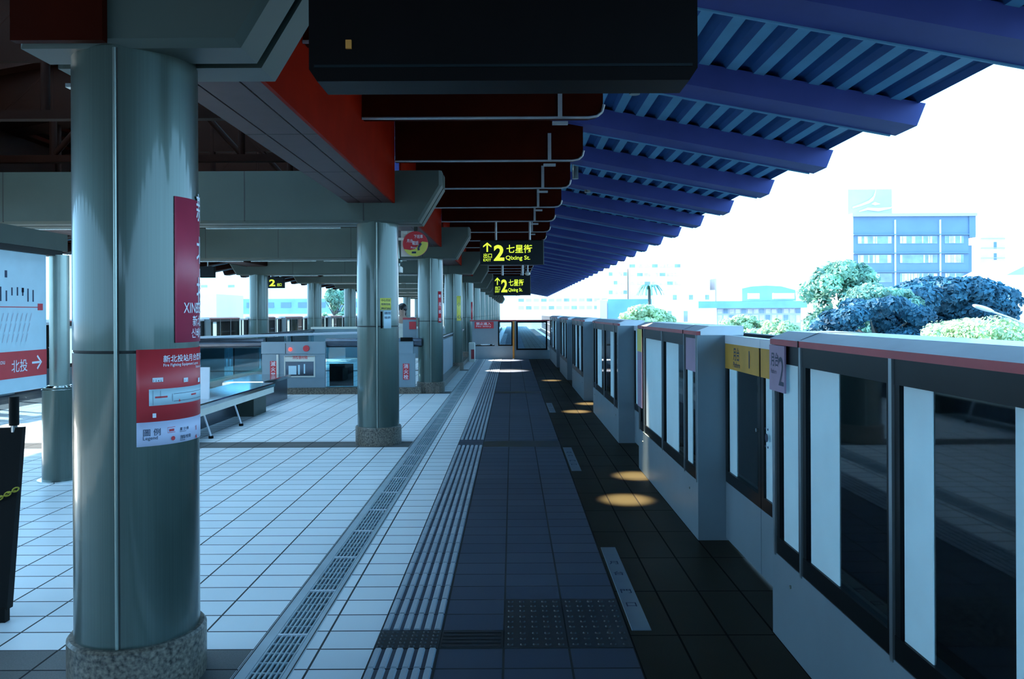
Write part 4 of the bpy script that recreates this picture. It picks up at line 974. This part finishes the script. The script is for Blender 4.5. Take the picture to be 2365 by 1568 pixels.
# hill
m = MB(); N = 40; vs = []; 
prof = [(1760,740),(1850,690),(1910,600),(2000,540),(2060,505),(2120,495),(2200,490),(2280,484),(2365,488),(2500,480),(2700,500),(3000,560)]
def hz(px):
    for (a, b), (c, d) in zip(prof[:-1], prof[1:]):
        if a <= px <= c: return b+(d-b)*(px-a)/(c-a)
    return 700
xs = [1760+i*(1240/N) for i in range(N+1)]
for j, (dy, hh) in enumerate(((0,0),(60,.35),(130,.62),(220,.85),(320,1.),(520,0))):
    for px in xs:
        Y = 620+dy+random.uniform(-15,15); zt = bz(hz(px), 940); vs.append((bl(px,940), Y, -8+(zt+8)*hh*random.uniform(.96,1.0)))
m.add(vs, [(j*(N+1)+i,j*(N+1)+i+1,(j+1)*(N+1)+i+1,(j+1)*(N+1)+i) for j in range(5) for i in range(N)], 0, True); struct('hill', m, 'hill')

# ------------------------------------------------------------------ trees
def tree(label, px0, px1, pyt, Y, leafm, nleaf, lsize, ground=GZ, name='broadleaf_tree', group=None, dens=6, low=None, seed=1):
    rnd = random.Random(seed)
    x0, x1, zt = bl(px0,Y), bl(px1,Y), bz(pyt,Y); cx = (x0+x1)/2; w = (x1-x0)/2
    zb = bz(low, Y) if low else max(ground+2, zt-2.2*w); h = (zt-zb)/2; cz = zb+h
    t = thing(name, label, 'tree', (cx,Y,ground), group)
    m = MB(); m.cyl((cx,Y,ground),(cx,Y,cz),.06*w+.12,.03*w+.06,10)
    for k in range(6):
        a = k*1.05; m.cyl((cx,Y,cz-h*.6),(cx+.6*w*math.cos(a),Y+.5*w*math.sin(a),cz+h*.3),.03*w+.05,.02,6)
    W(t, 'trunk', m, 'bark')
    lobes = []
    for k in range(dens*2):
        f = rnd.uniform(-.82,.82); dome = math.sqrt(1-f*f); lw, lh = w*rnd.uniform(.2,.34), h*rnd.uniform(.22,.36)
        top = zb+2*h*(.25+.75*dome)*rnd.uniform(.93,1.0); z = top-lh if k%2 == 0 else rnd.uniform(zb+lh*.5, top-lh)
        lobes.append((cx+w*f*.86, Y+rnd.uniform(-.5,.5)*w*dome, z, lw, lh))
    m = MB(); V, Fs = [], []
    for k in range(nleaf):
        lb = lobes[k%len(lobes)]
        d = Vector((rnd.gauss(0,1),rnd.gauss(0,1),rnd.gauss(0,1))).normalized(); rr = rnd.uniform(.72,1.04)
        c = Vector((lb[0]+d.x*lb[3]*rr, lb[1]+d.y*lb[3]*rr, lb[2]+d.z*lb[4]*rr))
        n_ = (d+Vector((rnd.uniform(-.8,.8),rnd.uniform(-.8,.8),rnd.uniform(-.4,1)))).normalized()
        u = n_.orthogonal().normalized(); u.rotate(Matrix.Rotation(rnd.uniform(0,6.28),3,n_)); v = n_.cross(u); s = lsize*rnd.uniform(.6,1.3)
        b = len(V); V += [c+u*s, c+v*s*.55, c-u*s, c-v*s*.55]; Fs.append((b,b+1,b+2,b+3))
    m.add(V, Fs); W(t, 'foliage', m, leafm)
    return t
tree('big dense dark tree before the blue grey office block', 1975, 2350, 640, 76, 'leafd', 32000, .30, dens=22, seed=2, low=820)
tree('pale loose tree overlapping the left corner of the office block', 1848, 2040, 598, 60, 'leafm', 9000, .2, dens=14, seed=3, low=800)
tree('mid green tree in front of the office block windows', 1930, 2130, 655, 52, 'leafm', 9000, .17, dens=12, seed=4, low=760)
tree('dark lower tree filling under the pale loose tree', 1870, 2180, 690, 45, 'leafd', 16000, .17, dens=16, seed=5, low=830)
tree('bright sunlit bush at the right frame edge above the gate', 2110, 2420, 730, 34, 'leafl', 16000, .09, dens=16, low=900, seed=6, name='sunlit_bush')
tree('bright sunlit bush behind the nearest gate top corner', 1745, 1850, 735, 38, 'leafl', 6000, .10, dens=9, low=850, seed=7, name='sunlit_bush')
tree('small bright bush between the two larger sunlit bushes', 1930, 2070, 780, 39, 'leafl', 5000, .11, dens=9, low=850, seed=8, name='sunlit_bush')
tree('pale tree before the small blue fronted building', 1410, 1560, 704, 80, 'leafl', 9000, .2, dens=12, low=790, seed=9)
tree('pale green trees along the street before the low building', 1650, 1790, 728, 85, 'leafl', 7000, .2, dens=10, low=790, seed=10)
tree('small tree at the left behind the long white building', 735, 815, 662, 92, 'leafm', 3000, .25, dens=6, seed=11)
# palm
Yp = 90; cx, _, cz = P3(1500,668,Yp)
t = thing('palm_tree', 'palm tree rising before the tall apartment block', 'tree', (cx,Yp,GZ))
m = MB(); m.cyl((cx,Yp,GZ),(cx,Yp,cz),.25,.15,10); W(t, 'trunk', m, 'bark')
m = MB(); rnd = random.Random(5)
for k in range(16):
    a = k*.393+rnd.uniform(-.1,.1); pts = [(cx+math.cos(a)*q*1.7/5, Yp+math.sin(a)*q*1.7/5, cz+.65*math.sin(q*.6)-(q*.14)**2*1.6) for q in range(6)]
    for q in range(5):
        A, B = Vector(pts[q]), Vector(pts[q+1]); s_ = Vector((-math.sin(a),math.cos(a),0))*.22*(1-q*.15)
        m.add([A-s_-Vector((0,0,.1)),A,B,B-s_-Vector((0,0,.1))], [(0,1,2,3)]); m.add([A,A+s_-Vector((0,0,.1)),B+s_-Vector((0,0,.1)),B], [(0,1,2,3)])
W(t, 'fronds', m, 'leafm')
# street lamp
Yl = 25.; P = lambda px, py: Vector(P3(px,py,Yl))
t = thing('street_lamp', 'street lamp head on a sloping arm at the right frame edge', 'street lamp', (P(2440,780).x,Yl,GZ))
a, b = P(2246,709), P(2296,725)
m = MB(); mid = (a+b)/2; m.ball((0,0,0),(.36,.13,.075),16,8)
ang = math.atan2(b.z-a.z, b.x-a.x); R3 = Matrix.Rotation(-ang,3,'Y')
m.v = [tuple(mid + R3 @ Vector(v)) for v in m.v]; W(t, 'lamp_head', m, 'bwhite')
m = MB(); m.tube([tuple(b-Vector((.05,0,0))), tuple(P(2330,738)), tuple(P(2365,753)), tuple(P(2440,800))], .03); W(t, 'arm', m, 'bpale')
m = MB(); c_ = P(2440,800); m.cyl((c_.x,Yl,GZ),(c_.x,Yl,c_.z+.05),.09,.06,12); W(t, 'pole', m, 'bpale')

# ------------------------------------------------------------------ light
w = bpy.data.worlds.new('world'); bpy.context.scene.world = w; w.use_nodes = True
n, l = w.node_tree.nodes, w.node_tree.links
bg = n['Background']; tc = n.new('ShaderNodeTexCoord'); sp = n.new('ShaderNodeSeparateXYZ'); rp = n.new('ShaderNodeValToRGB')
l.new(tc.outputs['Generated'], sp.inputs[0]); l.new(sp.outputs['Z'], rp.inputs['Fac'])
rp.color_ramp.elements[0].color = (.33,.66,1,1); rp.color_ramp.elements[1].color = (.24,.60,1,1); rp.color_ramp.elements[1].position = .6
l.new(rp.outputs[0], bg.inputs['Color']); bg.inputs['Strength'].default_value = 3.4
sd = bpy.data.lights.new('sun', 'SUN'); sd.energy = 11.0; sd.angle = math.radians(.6); sd.color = (1,.96,.86)
so = bpy.data.objects.new('sun', sd); C.objects.link(so)
sdir = Vector((.80,-.40,-.40)).normalized()          # direction the light travels
so.rotation_euler = sdir.to_track_quat('-Z','Y').to_euler()

vs_ = bpy.context.scene.view_settings
vs_.view_transform = 'Standard'; vs_.look = 'None'; vs_.gamma = 1; vs_.exposure = .6; vs_.use_curve_mapping = False
bpy.context.scene.cycles.max_bounces = 8; bpy.context.scene.cycles.transparent_max_bounces = 16
